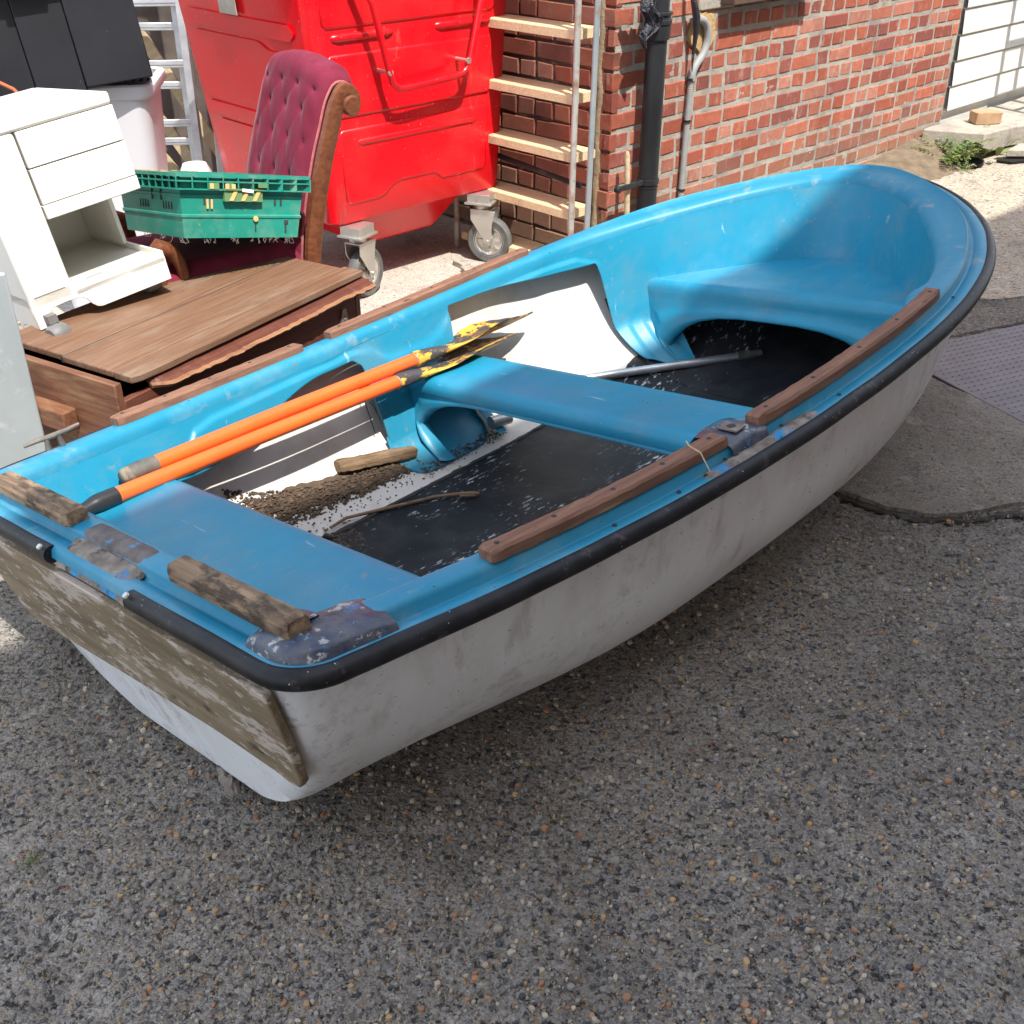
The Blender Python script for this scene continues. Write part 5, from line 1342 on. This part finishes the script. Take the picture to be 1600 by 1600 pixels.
# ================================================================== VELVET CHAIR
F_ = Vector((-.79, -.61, 0)).normalized(); Ls = Vector((.61, -.79, 0)).normalized()     # facing, towards its near side
CH0 = Vector((-.50, 3.52, 0)) - F_ * 0                                                    # ground point under the top of the near stile
ch = empty('velvet_chair', 'old plum velvet button-back chair with a scrolled mahogany frame, in front of the red bin', 'chair', Matrix.Translation(CH0))
Wd = .45
PROFC = [(.195, .36), (.190, .42), (.178, .50), (.160, .58), (.138, .66), (.113, .74), (.086, .81), (.066, .865), (.050, .895), (.030, .918), (.004, .912), (-.008, .885), (.003, .86)]
def prof_at(t):
    f = t * (len(PROFC) - 1); i = min(len(PROFC) - 2, int(f)); g = f - i
    p0 = PROFC[max(i - 1, 0)]; p1 = PROFC[i]; p2 = PROFC[i + 1]; p3 = PROFC[min(i + 2, len(PROFC) - 1)]
    return tuple(.5 * (2 * p1[k] + (p2[k] - p0[k]) * g + (2 * p0[k] - 5 * p1[k] + 4 * p2[k] - p3[k]) * g * g + (3 * p1[k] - p0[k] - 3 * p2[k] + p3[k]) * g ** 3) for k in (0, 1))
def cpos(t, u, out=0):
    f, z = prof_at(t); f2, z2 = prof_at(min(1, t + .01)); f1, z1 = prof_at(max(0, t - .01))
    tx_, tz = f2 - f1, z2 - z1; l = math.hypot(tx_, tz) or 1; nf, nz_ = tz / l, -tx_ / l
    if nf < 0 and t < .6: nf, nz_ = -nf, -nz_
    return F_ * (f + nf * out) + Ls * (-u) + Vector((0, 0, z + nz_ * out))
BT = []
for r_i, t in enumerate((.10, .21, .32, .43, .54, .65)):
    cols = (.07, .172, .274, .376) if r_i % 2 else (.12, .225, .33)
    for u in cols: BT.append((t, u))
cb = B(); rows = []
for i in range(121):
    t = i / 120; row = []
    for j in range(91):
        u = -.005 + (Wd - .04) * j / 90 + .025
        crown = .028 * smooth01(.55, .8, t) * (1 - ((u - Wd / 2) / (Wd / 2)) ** 2)
        edge = min(1, max(0, (min(u - .02, Wd - .02 - u)) / .05)); puff = .012 + .030 * math.sqrt(max(0, edge)) + crown * .4
        dsp = 0
        for bt, bu in BT:
            dd = math.hypot((t - bt) * 1.05 * .62, u - bu); dsp -= .0055 * math.exp(-(dd / .028) ** 2) + .0075 * math.exp(-(dd / .009) ** 2)
        # diamond pleats joining the buttons
        for (b1, u1) in BT:
            for (b2, u2) in BT:
                if b2 > b1 and abs(b2 - b1 - .11) < .02 and abs(u2 - u1) < .07:
                    ax, ay = u1, b1 * .65; cx, cy = u2, b2 * .65; px, py = u, t * .65; dx, dy = cx - ax, cy - ay
                    k = max(0, min(1, ((px - ax) * dx + (py - ay) * dy) / (dx * dx + dy * dy))); d_ = math.hypot(px - ax - dx * k, py - ay - dy * k)
                    if d_ < .03: dsp -= .0015 * math.exp(-(d_ / .006) ** 2)
        wr = .0018 * nz(u * 30, t * 14, 2) + (.004 * sin((t * 60) + u * 30) * math.exp(-((u - .05) / .04) ** 2) * smooth01(.7, .8, t))
        row.append(cpos(t, u, puff + dsp + wr) + Vector((0, 0, crown)))
    rows.append(row)
cb.grid(rows)
# rolled back and rear cover
back = []
for t in np.linspace(0, 1, 30): back.append([cpos(t, u, -.028) + Vector((0, 0, .018 * smooth01(.55, .8, t) * (1 - ((u - Wd / 2) / (Wd / 2)) ** 2))) for u in np.linspace(.02, Wd - .02, 12)])
cb.grid(back, flip=True)
cb.grid([[rows[i][0], back[int(i / 120 * 29)][0]] for i in range(0, 121)]); cb.grid([[rows[i][-1], back[int(i / 120 * 29)][-1]] for i in range(0, 121)], flip=True)
cb.grid([rows[-1][::7] + [rows[-1][-1]], (back[-1] + back[-1])[:len(rows[-1][::7]) + 1]])
bkrest = cb.build('backrest', VELVET, parent=ch, smooth=True, angle=80)
bu_ = B()
for bt, bu in BT: 
    c_ = cpos(bt, bu, .012); bu_.lathe([(0, .007), (.005, .0055), (.0072, .001), (.0072, -.004)], axis_o=c_, axis=F_ + Vector((0, 0, .2)), n=14)
bu_.each('button', VELVET, parent=bkrest, smooth=True)
for u_, nm in ((-.012, 'near'), (Wd - .045, 'far')):
    q = B(); rr_ = []
    for i in range(70):
        t = i / 69 * 1.0
        w = .0135; dp_ = .028 + .004 * sin(t * 5)
        pr = [cpos(t, u_ - w, .010), cpos(t, u_ - w * .8, .018), cpos(t, u_ + w * .4, .022), cpos(t, u_ + w, .016), cpos(t, u_ + w, -dp_), cpos(t, u_ - w * .7, -dp_), cpos(t, u_ - w, -dp_ + .006)]
        rr_.append(pr)
    q.grid(rr_, closed=True); q.add(rr_[-1], [tuple(range(7))])
    e = cpos(.97, u_, -.012); q.lathe([(0, -.022), (.026, -.022), (.031, -.016), (.031, .016), (.026, .022), (0, .022)], axis_o=e, axis=Ls, n=24)
    # rear leg continuing down
    lp0 = cpos(0, u_, -.008); q.tube([lp0 + Vector((0, 0, .03)), lp0 - F_ * .005 + Vector((0, 0, -.15)), Vector((lp0.x, lp0.y, 0)) - F_ * .07], [.026, .022, .017], 10)
    q.build('back_frame', MAHOG, parent=ch, smooth=True, angle=45)
    w_ = B(); w_.tube([cpos(i / 40 * .86, u_ + (.026 if u_ < .1 else -.026), .020) for i in range(41)], .0042, 6); w_.build('gimp_trim', M('dusty_rose_gimp', (.42, .13, .12), (.3, .09, .09), scale=60, rough=.9) if nm == 'near' else bpy.data.materials['dusty_rose_gimp'], parent=ch)
seat = B(); rows = []
for i in range(25):
    a = -.02 + (.52 + .02) * i / 24; r_ = []
    for j in range(25):
        u = .0 + Wd * j / 24; e = min(1, min(i, 24 - i) / 3) * min(1, min(j, 24 - j) / 3); r_.append(F_ * (.20 + a) - Ls * u + Vector((0, 0, .40 + .075 * math.sqrt(e))))
    rows.append(r_)
seat.grid(rows); seat.build('seat', VELVET, parent=ch, smooth=True, angle=80)
fr_ = B(); 
c_ = F_ * (.20 + .25) - Ls * (Wd / 2) + Vector((0, 0, .355)); fr_.box(c_, (.54, Wd, .09), frame((0, 0, 0), F_).to_3x3()); fr_.build('seat_frame', MAHOG, parent=ch, bevel=.01)
for u_ in (.02, Wd - .02):
    q = B(); p0 = F_ * .69 - Ls * u_; q.tube([p0 + Vector((0, 0, z)) for z in (.40, .33, .27, .2, .08, 0)], [.028, .028, .020, .024, .016, .012], 14); q.build('leg', MAHOG, parent=ch, smooth=True)
    q = B(); pr = [F_ * .60 - Ls * u_ + Vector((0, 0, .44)), F_ * .61 - Ls * u_ + Vector((0, 0, .49)), F_ * .63 - Ls * u_ + Vector((0, 0, .528)), F_ * .66 - Ls * u_ + Vector((0, 0, .545)), F_ * .695 - Ls * u_ + Vector((0, 0, .515)), F_ * .68 - Ls * u_ + Vector((0, 0, .45)), F_ * .67 - Ls * u_ + Vector((0, 0, .36))]
    q.tube(pr, [.016, .020, .026, .030, .030, .024, .022], 14); q.build('arm', MAHOG, parent=ch, smooth=True)

# ================================================================== GREEN CRATE on the chair arms
CM = rotm((-.941, 3.046, .600), RAD(-9.5), RAD(11), RAD(40))
cr = empty('plastic_crate', 'dusty green plastic crate with striped tape perched on the velvet chair', 'crate', CM)
cw, cd_, chh = .402, .43, .180
q = B(); t_ = .004; i0 = .016
def taper(z): return i0 * (1 - z / chh)
q.hexa([(i0, i0, 0), (cw - i0, i0, 0), (cw - i0, cd_ - i0, 0), (i0, cd_ - i0, 0)], [(i0, i0, .006), (cw - i0, i0, .006), (cw - i0, cd_ - i0, .006), (i0, cd_ - i0, .006)])
def wallc(pts_o, pts_i): q.grid([pts_o, pts_i])
lev = [0, .055, .058, .064, .067, .112, .115, .121, .124, chh - .012]
outs = [0, 0, .003, .003, 0, 0, .003, .003, 0, 0]
def ringc(z, o_, t=0):
    a = taper(z) - o_ + t; return [(a, a, z), (cw - a, a, z), (cw - a, cd_ - a, z), (a, cd_ - a, z)]
ro = [ringc(z, o_) for z, o_ in zip(lev, outs)]; ri = [ringc(z, 0, .005) for z in reversed(lev)]
q.grid(ro + ri, closed=True); q.build('body', GREEN, parent=cr)
# open-ribbed rim
q = B()
zr0, zr1 = chh - .046, chh
def bar(a, c, w=.005, h=.004): 
    a, c = Vector(a), Vector(c); d = c - a; q.box((a + c) / 2, (d.length, w, h), frame((0, 0, 0), d).to_3x3())
E_ = .014
cor = [(-E_, -E_), (cw + E_, -E_), (cw + E_, cd_ + E_), (-E_, cd_ + E_)]
inn = [(0.004, .004), (cw - .004, .004), (cw - .004, cd_ - .004), (.004, cd_ - .004)]
for k in range(4):
    a, c = cor[k], cor[(k + 1) % 4]; ai, ci = inn[k], inn[(k + 1) % 4]
    L0 = math.hypot(c[0] - a[0], c[1] - a[1])
    for z, w in ((zr0, .004), (chh - .024, .004)): 
        q.hexa([(a[0], a[1], z), (c[0], c[1], z), (ci[0], ci[1], z), (ai[0], ai[1], z)], [(a[0], a[1], z + w), (c[0], c[1], z + w), (ci[0], ci[1], z + w), (ai[0], ai[1], z + w)])
    q.hexa([(a[0], a[1], chh - .010), (c[0], c[1], chh - .010), (ci[0], ci[1], chh - .010), (ai[0], ai[1], chh - .010)], [(a[0] * .6, a[1] * .6 if abs(a[1]) < .1 else a[1] - .005, chh), (c[0] if k in (1, 2) else c[0], c[1], chh), (ci[0], ci[1], chh), (ai[0], ai[1], chh)] if False else [(a[0], a[1], chh), (c[0], c[1], chh), (ci[0], ci[1], chh), (ai[0], ai[1], chh)])
    nr = int(L0 / .045)
    for j in range(nr + 1):
        t = j / nr; p = (a[0] + (c[0] - a[0]) * t, a[1] + (c[1] - a[1]) * t); pi_ = (ai[0] + (ci[0] - ai[0]) * t, ai[1] + (ci[1] - ai[1]) * t)
        d = Vector((c[0] - a[0], c[1] - a[1], 0)).normalized() * .0018; P = Vector((p[0], p[1], 0)); Q = Vector((pi_[0], pi_[1], 0))
        q.hexa([P - d + Vector((0, 0, zr0)), P + d + Vector((0, 0, zr0)), Q + d + Vector((0, 0, zr0)), Q - d + Vector((0, 0, zr0))], [P - d + Vector((0, 0, chh - .01)), P + d + Vector((0, 0, chh - .01)), Q + d + Vector((0, 0, chh - .01)), Q - d + Vector((0, 0, chh - .01))])
q.build('rim', GREEN, parent=cr)
# slots, tape, vents
sl_ = B()
def fbox(x, z, w, h, o_=.0012, b=sl_): a = taper(z) - .0; b.box((x, a - o_ * .5, z), (w, o_, h))
for x in (.078, .098): fbox(x, .105, .006, .022)
for x in (.305, .325): fbox(x, .105, .006, .022)
for x, z, w, h in ((.345, .045, .014, .012), (.343, .028, .006, .026), (.242, .030, .004, .022)): fbox(x, z, w, h)
for j in range(4):
    for y0 in (.07, .23): sl_.box((taper(.09) - .0006, y0 + j * .018, .088), (.0012, .007, .022)); 
for y0 in (.13, .19): sl_.box((taper(.12) - .002, y0, .118), (.003, .006, .034))
sl_.each('slot', GAPM, parent=cr)
tp_ = B(); tp_.hexa([(.135, -E_ - .001, zr0 + .004), (.255, -E_ - .001, zr0 + .004), (.255, -E_ - .001, zr0 + .001), (.135, -E_ - .001, zr0 + .001)], [(.135, -E_ - .002, zr0 + .004), (.255, -E_ - .002, zr0 + .004), (.255, -E_ - .002, zr0 + .001), (.135, -E_ - .002, zr0 + .001)])
tp_.box((.195, -.004, .122), (.122, .012, .036)); tp_.box((.10, -E_ - .001, chh - .034), (.030, .002, .018)); tp_.box((.148, -E_ - .001, chh - .034), (.022, .002, .018)); tp_.box((.255, -E_ - .001, chh - .030), (.03, .002, .012))
tp_.each('tape', TAPEG, parent=cr)
tp2 = B()
for x in (.148, .185, .222): tp2.hexa([(x, -.0105, .106), (x + .012, -.0105, .106), (x + .030, -.0105, .138), (x + .018, -.0105, .138)], [(x, -.0125, .106), (x + .012, -.0125, .106), (x + .030, -.0125, .138), (x + .018, -.0125, .138)])
for x in (.092, .140, .16): tp2.box((x, -E_ - .0025, chh - .034), (.012, .001, .014))
for x in (.086, .099): tp2.box((x, .0035, .096), (.006, .002, .026))
tp2.lathe([(0, .002), (.008, .0015), (.0085, 0)], axis_o=(.240, .006, .055), axis=(0, -1, 0), n=14)
for j in range(8): tp2.box((.02 + .034 * j, cd_ + .006, chh + .001), (.016, .016, .0015), Matrix.Rotation(.5, 3, 'Z'))
for j in range(5): tp2.box((-.004, .08 + .07 * j, chh + .001), (.016, .02, .0015), Matrix.Rotation(.5, 3, 'Z'))
tp2.each('tape_stripe', TAPE, parent=cr)
wc_ = B(); wc_.box((.205, -E_ - .003, chh - .045), (.036, .001, .009), Matrix.Rotation(.1, 3, 'Y')); wc_.build('tag', WHITEP, parent=cr)
dn = B(); r = random.Random(9)
for k in range(26):
    a = r.random(); side_ = r.random() < .6
    p = Vector((cw * a, i0, -.001)) if side_ else Vector((i0, cd_ * .7 * a, -.001))
    P = [p + Vector((r.uniform(-.008, .008), r.uniform(-.006, .004), r.uniform(-.016, .003))) for _ in range(4)]; dn.tube([p] + P, .0007, 4)
dn.build('lint', M('lint', (.20, .18, .14), rough=1), parent=cr)

# ================================================================== TRUNK
TZ = .44
A0 = Vector((-.953, 2.425, 0)); E1 = Vector((-.485, 3.215, 0)); uf = (E1 - A0).normalized(); LT = (E1 - A0).length; ub = Vector((-uf.y, uf.x, 0)); DT = .51
TM = frame(A0, uf); tk = empty('tool_chest', 'old wooden tool chest with a plank lid and chunky side handle, behind the boat', 'chest', TM)
q = B(); q.box((LT / 2, .012, .195), (LT - .0, .022, .385)); q.build('front_panel', CHESTF, parent=tk, bevel=.002)
q = B(); q.box((LT / 2, DT - .012, .21), (LT, .022, .42)); q.build('back_panel', CHESTF, parent=tk, bevel=.002)
def endp(x):
    q = B(); q.box((0, 0, 0), (DT, .022, .438)); o = q.build('end_panel', CHESTE, parent=tk, bevel=.002); o.matrix_basis = frame(Vector((x, DT / 2, .219)), (0, 1, 0)); return o
endp(-.012); endp(LT + .012)
q = B(); q.box((LT / 2, DT / 2, .02), (LT, DT - .05, .02)); q.build('bottom', CHESTF, parent=tk)
for y0, y1, nm in ((.0675, .252, 'a'), (.2600, .50, 'b')):
    q = B(); z0 = .4205 if nm == 'a' else .4185; q.box((LT / 2 + .026, (y0 + y1) / 2 + .0, z0 + .010), (LT - (.015 if nm == 'a' else .035), y1 - y0, .020)); o = q.build('lid_board', CHESTT, parent=tk, bevel=.004)
# front board of the lid has a bowed split edge
q = B(); pts = []
for i in range(41):
    t = i / 40; pts.append((.032 + (LT + .002) * t, -.010 + .003 * nz(t * 12, 1) + (.012 * (1 - t / .04) ** 2 if t < .04 else 0)))
pts += [(LT + .034, .0625), (.032, .0625)]
q.hexa([(x, y, .4205) for x, y in pts], [(x, y, .4405) for x, y in pts]); q.build('lid_board', CHESTT, parent=tk, bevel=.003)
for y0, y1 in ((.0615, .0685), (.2510, .2610)):  # dark strips set between lid boards as painted shade
    q = B(); q.box((LT / 2 + .026, (y0 + y1) / 2, .4285), (LT - .02, y1 - y0, .016)); q.build('gap_shade_strip', GAPM, parent=tk)
# handle block and clips
q = B(); q.box((0, 0, 0), (.155, .045, .058)); o = q.build('handle', CHESTE, parent=tk, bevel=.006); o.matrix_basis = frame(Vector((-.045, .24, .312)), (0, 1, 0)) 
for x in (.10, LT - .06):
    q = B(); P = [(x - .022, .30), (x + .018, .30), (x + .006, .345), (x - .010, .345)]; q.hexa([(a, -.0005, z) for a, z in P], [(a, -.004, z) for a, z in P]); q.lathe([(0, .004), (.006, .003), (.007, 0)], axis_o=(x, -.004, .312), axis=(0, -1, 0), n=10)
    q.build('metal_clasp', M('dull_clasp', (.20, .18, .15), (.35, .32, .27), scale=40, rough=.5, metal=.5) if x < .2 else bpy.data.materials['dull_clasp'], parent=tk)
# torn length of moulding hanging off the lid edge
q = B(); rows = []
for i in range(71):
    t = i / 70; x = .085 + (LT - .045) * t; rag = .008 * nz(t * 14, 3) + .006 * nz(t * 45, 7)
    wdt = .052 * (smooth01(-.03, .06, t)) + .010 * (t > .9) + rag
    yf = -.028 - .035 * t * 0; z = .408 - .006 * sin(pi * t)
    rows.append([(x, .012, z + .012), (x, .012 - wdt * .9, z - .004), (x, .010 - wdt - .004 * abs(nz(t * 60, 1)), z - .010), (x, .012 - wdt * .96, z - .017), (x, .012, z - .004)])
q.grid(rows, closed=True); q.add(rows[0], [tuple(range(5))]); q.add(rows[-1], [tuple(range(5))]); spl = q.build('broken_moulding', CHESTF, parent=tk)
q = B(); q.grid([[Vector(r[1]) + Vector((0, -.0015, .0008)), Vector(r[2]) + Vector((0, -.003, 0)), Vector(r[3]) + Vector((0, -.001, -.001))] for r in rows]); q.build('split_edge', SPLIT, parent=spl)

# ================================================================== WHITE TROLLEY leaning on the trunk
dims = dict(w=.403, d=.470, h=.522, top=.033, m=.394, lo=.299, tray=.085)
UM = rotm((-1.269, 2.752, .440), RAD(-6.42), RAD(-6.75), RAD(44.3))
ut = empty('drawer_trolley', 'white plastic drawer trolley on small castors, tilted on top of the wooden chest', 'trolley', UM)
w, d, h = dims['w'], dims['d'], dims['h']; x0 = .130
q = B(); q.box((w / 2, d / 2, h - dims['top'] / 2), (w, d, dims['top'])); tp0 = q.build('top_tray', WHITEP, parent=ut, bevel=.008)
q = B(); q.box((w / 2 + .0, d / 2, h + .002), (w - .05, d - .05, .004)); q.build('tray_recess', M('white_abs_floor', (.72, .71, .66), rough=.35), parent=tp0, bevel=.002)
q = B(); q.box((x0 / 2 - .002, d / 2, (h - .033 + .05) / 2), (x0 - .004, d, h - .033 - .05)); q.build('side_column', WHITEP, parent=ut, bevel=.010, seg=3)
for z0, z1 in ((dims['m'] + .0015, h - .0345), (dims['lo'] + .0015, dims['m'] - .0015)):
    q = B(); q.box(((x0 + w) / 2, .20, (z0 + z1) / 2), (w - x0 - .002, .40, z1 - z0)); q.build('drawer', WHITEP, parent=ut, bevel=.0025)
q = B(); q.box(((x0 + w) / 2, d / 2, (dims['lo'] + .0 + .262) / 2), (w - x0 + .0, d, dims['lo'] - .262)); q.build('shelf', WHITEP, parent=ut, bevel=.003)
q = B(); q.box((w - .012, d / 2 + .10, .172), (.012, d - .22, .18)); q.build('side_panel', WHITEP, parent=ut, bevel=.002)
q = B(); q.box(((x0 + w) / 2, d - .01, .172), (w - x0, .012, .18)); q.build('back_panel', WHITEP, parent=ut)
q = B(); q.box(((x0 + w) / 2, d / 2, .060), (w - x0, d, .012)); q.build('shelf', WHITEP, parent=ut)
# bottom tray with its lip and arched cut above the castor
q = B(); f = [(.0, .045), (.004, .085), (w, .085), (w, .0), (.185, 0)] + [(.172, .004), (.160, .016), (.150, .034), (.138, .044), (.10, .047), (.055, .045), (.045, .038), (.035, .012), (.026, 0), (.0, 0)]
q.hexa([(a, .0, z) for a, z in f], [(a, .007, z) for a, z in f]); q.box((w - .0035, d / 2, .0425), (.007, d - .014, .085)); q.box((.0035, d / 2, .0425), (.007, d - .014, .085)); q.box((w / 2, d - .0035, .0425), (w, .007, .085)); q.box((w / 2, d / 2, .052), (w - .02, d - .02, .006))
q.build('base_tray', WHITEP, parent=ut, bevel=.002)
q = B(); q.box((.075, .045, .0835), (.13, .005, .003)); q.box((x0 + .06, -.0008, .088), (.05, .002, .0016)); q.box((.06, -.0008, .0865), (.09, .002, .0016)); q.build('gap_line', M('shadow_gap', (.25, .24, .22), rough=.8), parent=ut)
for cx, cy in ((.032, -.030), (w - .04, .06), (.06, d - .05), (w - .05, d - .05)):
    q = B(); q.lathe([(.0, -.026), (.024, -.026), (.030, -.018), (.032, 0), (.030, .018), (.024, .026), (0, .026)], axis_o=(cx, cy, -.018 if cx == .032 else .0), axis=(1, .25, 0), n=28); q.box((cx, cy + .012, .026), (.026, .030, .022)); c = q.build('castor', M('grey_castor_plastic', (.10, .10, .10), (.16, .155, .15), scale=20, rough=.55) if cx == .032 else bpy.data.materials['grey_castor_plastic'], parent=ut, smooth=True, angle=50)

# ================================================================== tubs behind
# tall white tub
tb_ = empty('storage_tub', 'tall translucent white storage tub behind the drawer trolley', 'tub', Matrix.Translation((-1.30, 4.05, 0)) @ Matrix.Rotation(RAD(8), 4, 'Z'))
q = B(); Hh = .865
def rr(wx, wy, z, r_=.05, n=6):
    ring = []
    for cx, cy, a0 in ((wx, -wy, -pi / 2), (wx, wy, 0), (-wx, wy, pi / 2), (-wx, -wy, pi)):
        for k in range(n): a = a0 + pi / 2 * k / (n - 1); ring.append((cx - math.copysign(r_, cx) + r_ * cos(a) - .20 + .0, cy - math.copysign(r_, cy) + r_ * sin(a), z))
    return ring
rows = [rr(.205, .135, .30), rr(.222, .15, .5), rr(.240, .17, .80), rr(.245, .172, Hh - .05), rr(.252, .18, Hh - .048), rr(.262, .188, Hh - .03), rr(.262, .188, Hh - .006), rr(.256, .182, Hh), rr(.235, .165, Hh - .002), rr(.20, .13, .34)]
rows = [rr(.17, .11, 0.0)] + rows
q.grid(rows, closed=True); q.add(rows[0], [tuple(range(24))]); q.add(rows[-1], [tuple(range(24))]); q.build('body', LILAC, parent=tb_, smooth=True, angle=40)
q = B()
for x in (-.035, -.01, .015, .038): q.box((x - .0, -.10 + x * .2, Hh + .002), (.008, .03, .004))
q.each('rim_slot', GAPM, parent=tb_)
# black box lying tilted above
KM = rotm((-1.735, 3.66, .835), RAD(-9), RAD(-6), RAD(20))
bb_ = empty('black_box', 'black plastic storage box tipped over on the white tub', 'box', KM)
q = B()
# stepped front with two broad ribs, three facets across
def seg(x0, x1, y, z0, z1, z2=None): q.hexa([(x0, y, z0), (x1, y, z0), (x1, .40, z0), (x0, .40, z0)], [(x0 - .0, y - .02, z1), (x1, y - .02, z1), (x1, .42, z1), (x0, .42, z1)])
seg(.02, .205, .030, .0, .31); seg(.2052, .36, .012, -.012, .31); seg(.3602, .575, -.006, .0, .31)
q.build('body', BLACKP, parent=bb_, bevel=.004)
q = B(); q.box((.30, .20, .335), (.66, .50, .05)); q.build('rim', BLACKP, parent=bb_, bevel=.006)
q = B(); q.box((.26, -.030, .300), (.13, .04, .022)); q.build('latch', BLACKP, parent=bb_, bevel=.004)
# dim green-grey bag edge and a cable at the far left
q = B(); rows = []
for i in range(16):
    t = i / 15; rows.append([Vector((-1.66 + .06 * cos(a) * sin(pi * (.15 + .8 * t)) - .02 * t, 3.62 + .05 * sin(a) * sin(pi * (.15 + .8 * t)), .62 + .34 * t + .006 * nz(a, t * 9))) for a in np.linspace(0, 2 * pi, 18)[:-1]])
q.grid(rows, closed=True); tag(q.build('feed_sack', M('pale_green_sack', (.40, .46, .38), (.33, .38, .31), scale=9, rough=.8), smooth=True), 'pale green sack standing at the left edge behind the white trolley', 'sack')
q = B(); q.tube([(-1.66, 3.5, .86), (-1.62, 3.5, .93), (-1.57, 3.5, .945), (-1.52, 3.5, .92), (-1.47, 3.5, .86)], .006, 8); tag(q.build('orange_cable', COPPER, smooth=True), 'loop of orange cable between the sack and the black box', 'cable')
# grey sheet panel standing at the left edge
q = B(); P = [(-1.62, 2.40), (-1.206, 2.49)]
q.hexa([(-1.62, 2.30, 0), (-1.206, 2.49, 0), (-1.214, 2.508, 0), (-1.628, 2.318, 0)], [(-1.62, 2.30, .70), (-1.200, 2.49, .69), (-1.208, 2.508, .69), (-1.628, 2.318, .70)])
gpn = tag(q.build('grey_panel', PANEL, bevel=.004), 'flat grey green sheet panel standing at the left edge beside the wooden chest', 'panel')

# ================================================================== aluminium ladders and timber behind the bin
def alu_ladder(p, yaw, label, wd=.30, hh=2.2, lean=.10, n=8, z0=.12, pitch=.255):
    m = rotm(p, -lean, 0, yaw); o = empty('aluminium_ladder', label, 'ladder', m, 'aluminium ladders behind the bin')
    for x in (0, wd):
        q = B(); q.box((x, 0, hh / 2), (.022, .058, hh)); q.box((x - .006 if x else x + .006, -.029, hh / 2), (.034, .006, hh)); q.build('stile', ALU, parent=o, bevel=.002)
    for i in range(n):
        q = B(); q.box((wd / 2, 0, z0 + i * pitch), (wd, .046, .030)); q.box((wd / 2, -.024, z0 + i * pitch + .008), (wd, .006, .022)); q.build('rung', ALU, parent=o, bevel=.003)
    return o
alu_ladder((-1.800, 5.22, 0), RAD(6), 'front aluminium ladder leaning left of the red bin', z0=.19, wd=.33)
alu_ladder((-1.90, 5.42, 0), RAD(2), 'rear aluminium ladder half hidden behind the front one', z0=.07, wd=.36, lean=.06)
q = B(); q.box((0, 0, 1.0), (.05, .03, 2.0)); tag(q.build('aluminium_post', ALU, bevel=.003, mtx=rotm((-1.385, 5.25, 0), RAD(-4), RAD(2.5), RAD(10))), 'ribbed grey metal post squeezed between ladder and red bin', 'post')
q = B(); q.box((0, 0, 1.0), (.03, .03, 2.0)); tag(q.build('aluminium_post', M('dark_metal_post', (.16, .16, .17), (.22, .22, .22), rough=.5, metal=.5), bevel=.003, mtx=rotm((-1.33, 5.32, 0), RAD(-4), RAD(3), RAD(10))), 'dark metal post right beside the red bin', 'post')
for i, (x, y, z, ry, ln, lb_) in enumerate([(-1.62, 5.55, .55, -28, .9, 'upper pale timber lath seen slanting through the ladders'), (-1.62, 5.6, .20, -30, .9, 'lower pale timber lath seen slanting through the ladders'), (-1.85, 5.6, .35, -33, 1.2, 'leftmost pale lath leaning behind the white tub')]):
    q = B(); q.box((0, 0, 0), (.055, .02, ln)); tag(q.build('timber_lath', PALEW, bevel=.002, mtx=rotm((x, y, z), 0, RAD(ry), RAD(5))), lb_, 'lath')
q = B(); q.box((0, 0, 0), (1.5, .03, 1.1)); tag(q.build('dark_board', M('dark_board_wood', (.045, .035, .03), (.09, .07, .055), scale=6, rough=.9), mtx=rotm((-2.0, 5.95, .55), RAD(-8), 0, RAD(14))), 'dark weathered board leaning behind the ladders', 'board')
q = B(); q.lathe([(0, .10), (.05, .09), (.07, .05), (.065, 0), (0, 0)], axis_o=(-1.36, 4.75, .30), n=20)
for k in range(3): q.box((-1.36 + .05 * k, 4.6, .28), (.09, .06, .10), Matrix.Rotation(k * .7, 3, 'Z'))
tag(q.build('white_bottles', LILAC, smooth=True), 'small heap of pale plastic odds and ends beside the tub', 'plastic odds')
